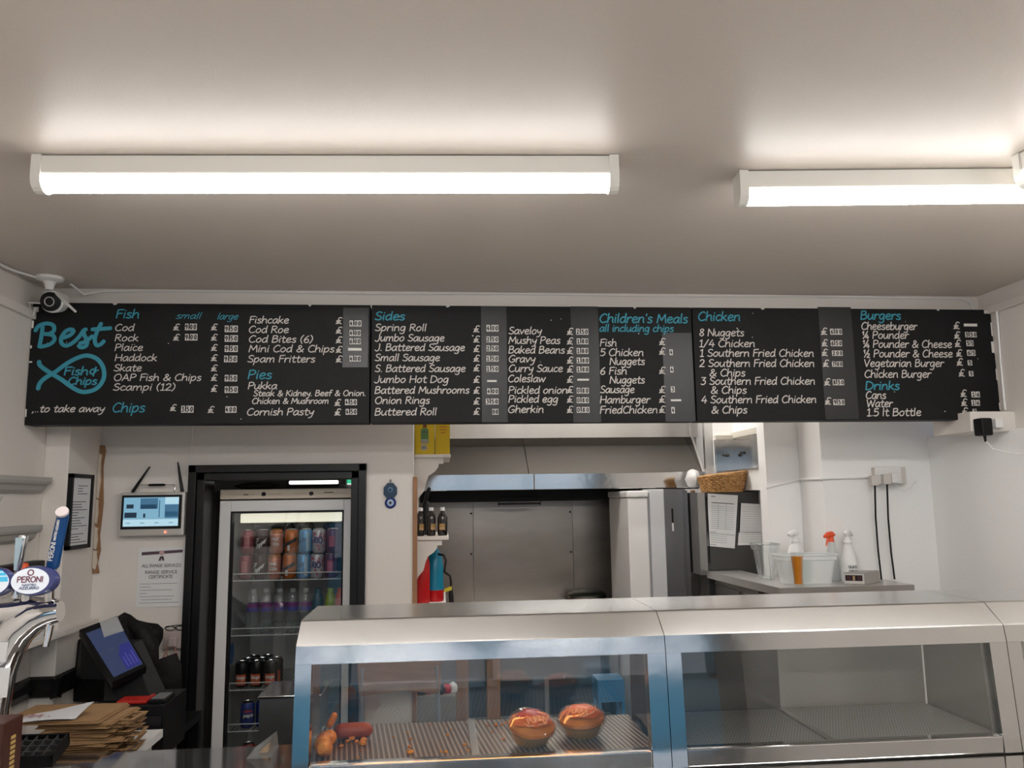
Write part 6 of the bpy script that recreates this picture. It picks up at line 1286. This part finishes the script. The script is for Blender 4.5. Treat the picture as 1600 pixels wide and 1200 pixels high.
t.rotation_euler = (radians(17), 0, 0)

# ---- till, terminal, coat
t = thing('till_table', 'black stand under the till at the left of the doorway', 'table', (-1.08, 3.2, 0))
obj('table_top', MB().box(-1.24, -1.0, 2.95, 3.62, 0.80, 0.83), plastic_black, t)
for x in (-1.22, -1.02):
    for y in (2.97, 3.60): obj('leg', MB().box(x - 0.02, x + 0.02, y - 0.02, y + 0.02, 0, 0.80), plastic_black, t)
t = thing('cash_drawer', 'black cash drawer under the touchscreen terminal', 'cash drawer', (-1.07, 3.15, 0.831))
obj('drawer_case', MB().box(-1.19, -0.945, 2.97, 3.21, 0.831, 1.01, bev=0.004), plastic_black, t)
obj('drawer_front', MB().box(-1.18, -0.955, 2.962, 2.972, 0.84, 0.975, bev=0.003), mat('drawer_front_black', (0.008, 0.008, 0.009), 0.3), t)
obj('lock', MB().lathe((-1.02, 2.961, 0.94), [(0.008, 0), (0.008, 0.003), (0, 0.003)], 14, mat=RY), chrome, t)
solo('red_wallet', MB().box(-1.115, -1.015, 2.99, 3.09, 1.0105, 1.022, bev=0.004), mat('red_wallet', (0.42, 0.02, 0.015), 0.4), 'flat red folder on the cash drawer below the terminal', 'folder', origin=(-1.06, 3.04, 1.0105))
t = thing('keypad', 'small grey-topped keypad on the front right of the cash drawer', 'keypad', (-1.0, 3.0, 1.0105))
obj('keypad_body', MB().box(-1.005, -0.95, 2.985, 3.09, 1.0105, 1.024, bev=0.003), plastic_black, t)
m = MB()
for i in range(4):
    for j in range(3): m.box(-1.0 + i * 0.0115, -0.991 + i * 0.0115, 2.995 + j * 0.03, 3.02 + j * 0.03, 1.024, 1.0265)
obj('key', m, mat('grey_key', (0.16, 0.17, 0.18), 0.5), t)
# terminal: a tilted slab between four corners
t = thing('touchscreen_terminal', 'tilted black touchscreen terminal with a dim blue screen on the till', 'touchscreen', (-1.16, 3.2, 1.0105))
q = [at(176, 1066, Y=3.02), at(229, 1041, Y=3.10), at(183, 962, Y=3.24), at(124, 984, Y=3.16)]
nrm = (q[1] - q[0]).cross(q[3] - q[0]).normalized()
if nrm.y < 0: nrm = -nrm
body = obj('screen_housing', MB().hexa([q[0], q[1], q[1] + nrm * 0.035, q[0] + nrm * 0.035, q[3], q[2], q[2] + nrm * 0.035, q[3] + nrm * 0.035]), plastic_black, t)
def sf(u, v, d): return q[0].lerp(q[1], u).lerp(q[3].lerp(q[2], u), v) - nrm * d
m = MB()
def pq(u0, u1, v0, v1, k, d): m._m([m.bm.faces.new([m.bm.verts.new(sf(a, b, d)) for a, b in ((u0, v0), (u1, v0), (u1, v1), (u0, v1))])], k)
pq(0.09, 0.94, 0.06, 0.90, 0, 0.0008); pq(0.50, 0.92, 0.08, 0.50, 1, 0.0014)
for k in range(4): pq(0.56 + 0.09 * k, 0.60 + 0.09 * k, 0.12, 0.30 + 0.05 * (k % 2), 2, 0.002)
pq(0.12, 0.50, 0.48, 0.49, 3, 0.0016)
obj('touch_screen', m, [mat('dim_blue_screen', (0.02, 0.03, 0.06), 0.08, emit=((0.06, 0.08, 0.19), 0.16)), mat('indigo_screen', (0.01, 0.01, 0.05), 0.08, emit=((0.03, 0.035, 0.20), 0.30)), mat('violet_screen', (0.02, 0.02, 0.06), 0.1, emit=((0.06, 0.06, 0.30), 0.32)), mat('screen_line', (0.1, 0.12, 0.15), 0.2)], body)
obj('plastic_film', MB().hexa([sf(0.42, 0.72, 0.001), sf(0.95, 0.70, 0.001), sf(0.95, 0.70, 0.002), sf(0.42, 0.72, 0.002), sf(0.52, 0.99, 0.003), sf(0.98, 0.98, 0.003), sf(0.98, 0.98, 0.004), sf(0.52, 0.99, 0.004)]), glass('crinkled_film', (0.85, 0.85, 0.85), 0.2, 0.10, 0.6, haze=0.28), body)
c_ = (q[0] + q[1] + q[2] + q[3]) / 4
obj('stand', MB().hexa([(-1.18, 3.05, 1.011), (-1.02, 3.05, 1.011), (-1.02, 3.20, 1.011), (-1.18, 3.20, 1.011), (c_.x - 0.05, 3.19, c_.z), (c_.x + 0.04, 3.19, c_.z), (c_.x + 0.04, 3.30, c_.z), (c_.x - 0.05, 3.30, c_.z)]), plastic_black, t)
obj('customer_display', MB().hexa([at(126, 1060, Y=3.28), at(176, 1062, Y=3.28), at(176, 1062, Y=3.33), at(118, 1060, Y=3.33), at(127, 990, Y=3.30), at(168, 985, Y=3.30), at(168, 985, Y=3.34), at(127, 990, Y=3.34)]), plastic_black, t)
ol = [(186, 962), (196, 956), (206, 960), (216, 968), (232, 972), (248, 974), (257, 982), (256, 996), (250, 1010), (246, 1028), (240, 1042), (232, 1056), (215, 1060), (196, 1058), (184, 1040), (178, 1010), (176, 985)]
op = [(p.x, p.z) for p in (at(u, v, Y=3.47) for u, v in ol)]
t = thing('black_coat', 'black jacket heaped behind the touchscreen terminal', 'jacket', (-1.1, 3.47, 1.0))
oc = MB().puff(op, 3.46, 0.065, 0, 0.2)
obj('jacket', oc, bagm, t)
obj('sleeve', MB().tube([at(205, 972, Y=3.40), at(222, 985, Y=3.385), at(234, 1008, Y=3.385), at(236, 1035, Y=3.39), at(226, 1054, Y=3.40)], [0.018, 0.030, 0.034, 0.030, 0.016], 14), bagm, t)
t2 = solo('black_holdall', MB().puff([(p.x, p.z) for p in (at(u, v, Y=3.585) for u, v in [(122, 1000), (140, 990), (180, 1000), (215, 1050), (252, 1040), (276, 1020), (284, 1040), (284, 1075), (270, 1092), (220, 1097), (150, 1097), (110, 1097), (112, 1050)])], 3.585, 0.045, 0, 0.1), bagm, 'dark holdall slumped around the back of the till', 'bag', origin=(-1.15, 3.55, 0.98))
# small steel unit and a clear wedge by the left case
t = thing('steel_unit', 'small free-standing steel unit left of the display case in front of the fridge', 'cabinet', (-0.56, 3.0, 0))
obj('body', MB().box(-0.613, -0.41, 2.90, 3.12, 0, 1.034), mat('dark_brushed_steel', (0.16, 0.165, 0.175), 0.3, 0.9, noise=(6, (0.24, 0.245, 0.25), 4, 0.3, 0.7)), t)
obj('top_edge', MB().box(-0.618, -0.405, 2.895, 3.125, 1.034, 1.042, bev=0.002), polished, t)
t = thing('paper_holder', 'small clear wedge holder with orange paper on the bar counter end', 'holder', (-0.50, 2.44, 1.0))
p0, p1, p2 = at(382, 1168, Y=2.40), at(408, 1168, Y=2.40), at(404, 1158, Y=2.40)
obj('holder', MB().prism([(-0.530, 1.001), (-0.462, 1.001), (-0.468, 1.045)], 'y', 2.36, 2.46), clearp, t)
obj('orange_paper', MB().prism([(-0.505, 1.004), (-0.480, 1.004), (-0.478, 1.022)], 'y', 2.40, 2.44), mat('orange_paper', (0.45, 0.25, 0.10), 0.6), t)

# ================================================================== STAFF SIDE, seen through the open back of the left case
t = thing('wooden_chair', 'plywood-backed chair with grey legs seen through the left display case', 'chair', (-0.16, 3.4, 0))
ply = mat('plywood_brown', (0.27, 0.155, 0.09), 0.35, noise=(8, (0.20, 0.11, 0.06), 3, 0.3, 0.7, (1, 1, 6)))
obj('backrest', MB().prism([(-0.34, 0.90), (-0.325, 0.885), (-0.16, 0.905), (-0.01, 0.885), (0.0, 0.90), (0.005, 1.02), (-0.02, 1.05), (-0.32, 1.05), (-0.345, 1.02)], 'y', 3.52, 3.535), ply, t)
obj('seat', MB().box(-0.36, 0.02, 3.14, 3.52, 0.55, 0.57, bev=0.008), ply, t)
gl = mat('grey_chair_leg', (0.35, 0.37, 0.40), 0.35, 0.6)
for x, sx in ((-0.325, -0.012), (-0.015, 0.012)):
    obj('leg', MB().tube([(x, 3.528, 1.00), (x + sx, 3.54, 0.55), (x + sx * 2, 3.57, 0.0)], 0.011, 8), gl, t)
    obj('leg', MB().tube([(x, 3.18, 0.55), (x + sx * 2, 3.13, 0.0)], 0.011, 8), gl, t)
t = thing('grey_bin', 'grey bin with red and black rubbish seen through the left display case', 'bin', (-0.03, 4.05, 0))
obj('bin_body', MB().box(-0.12, 0.075, 3.95, 4.15, 0, 0.775, bev=0.005), mat('grey_bin', (0.20, 0.19, 0.175), 0.5), t)
m = MB(); rnd = random.Random(2)
for k, c in enumerate((plastic_black, red, chrome, plastic_black, red, paper)):
    obj('rubbish', MB().blob((-0.09 + 0.03 * k, 4.0 + 0.02 * (k % 3), 0.79), 0.026, 0.03, 0.028, 0.1, 12, k, 0, 5), c, t)
t = thing('wooden_stand', 'rough wooden stand with two brown posts seen through the left display case', 'stand', (0.2, 4.5, 0))
for x, w_ in ((0.118, 0.033), (0.285, 0.036)): obj('post', MB().box(x - w_, x + w_, 4.45, 4.52, 0, 0.96, bev=0.004), woodm, t)
obj('top', MB().box(0.05, 0.36, 4.42, 4.60, 0.96, 0.985, bev=0.003), woodm, t)
t = thing('blue_crate', 'blue plastic crate on legs seen through the right of the left display case', 'crate', (0.95, 4.6, 0))
bc = mat('blue_crate', (0.06, 0.22, 0.42), 0.4)
obj('crate', MB().box(0.86, 1.01, 4.50, 4.66, 0.58, 0.70, bev=0.004), bc, t)
for x in (0.87, 1.0):
    for y in (4.51, 4.65): obj('leg', MB().box(x - 0.009, x + 0.009, y - 0.009, y + 0.009, 0, 0.58), bc, t)
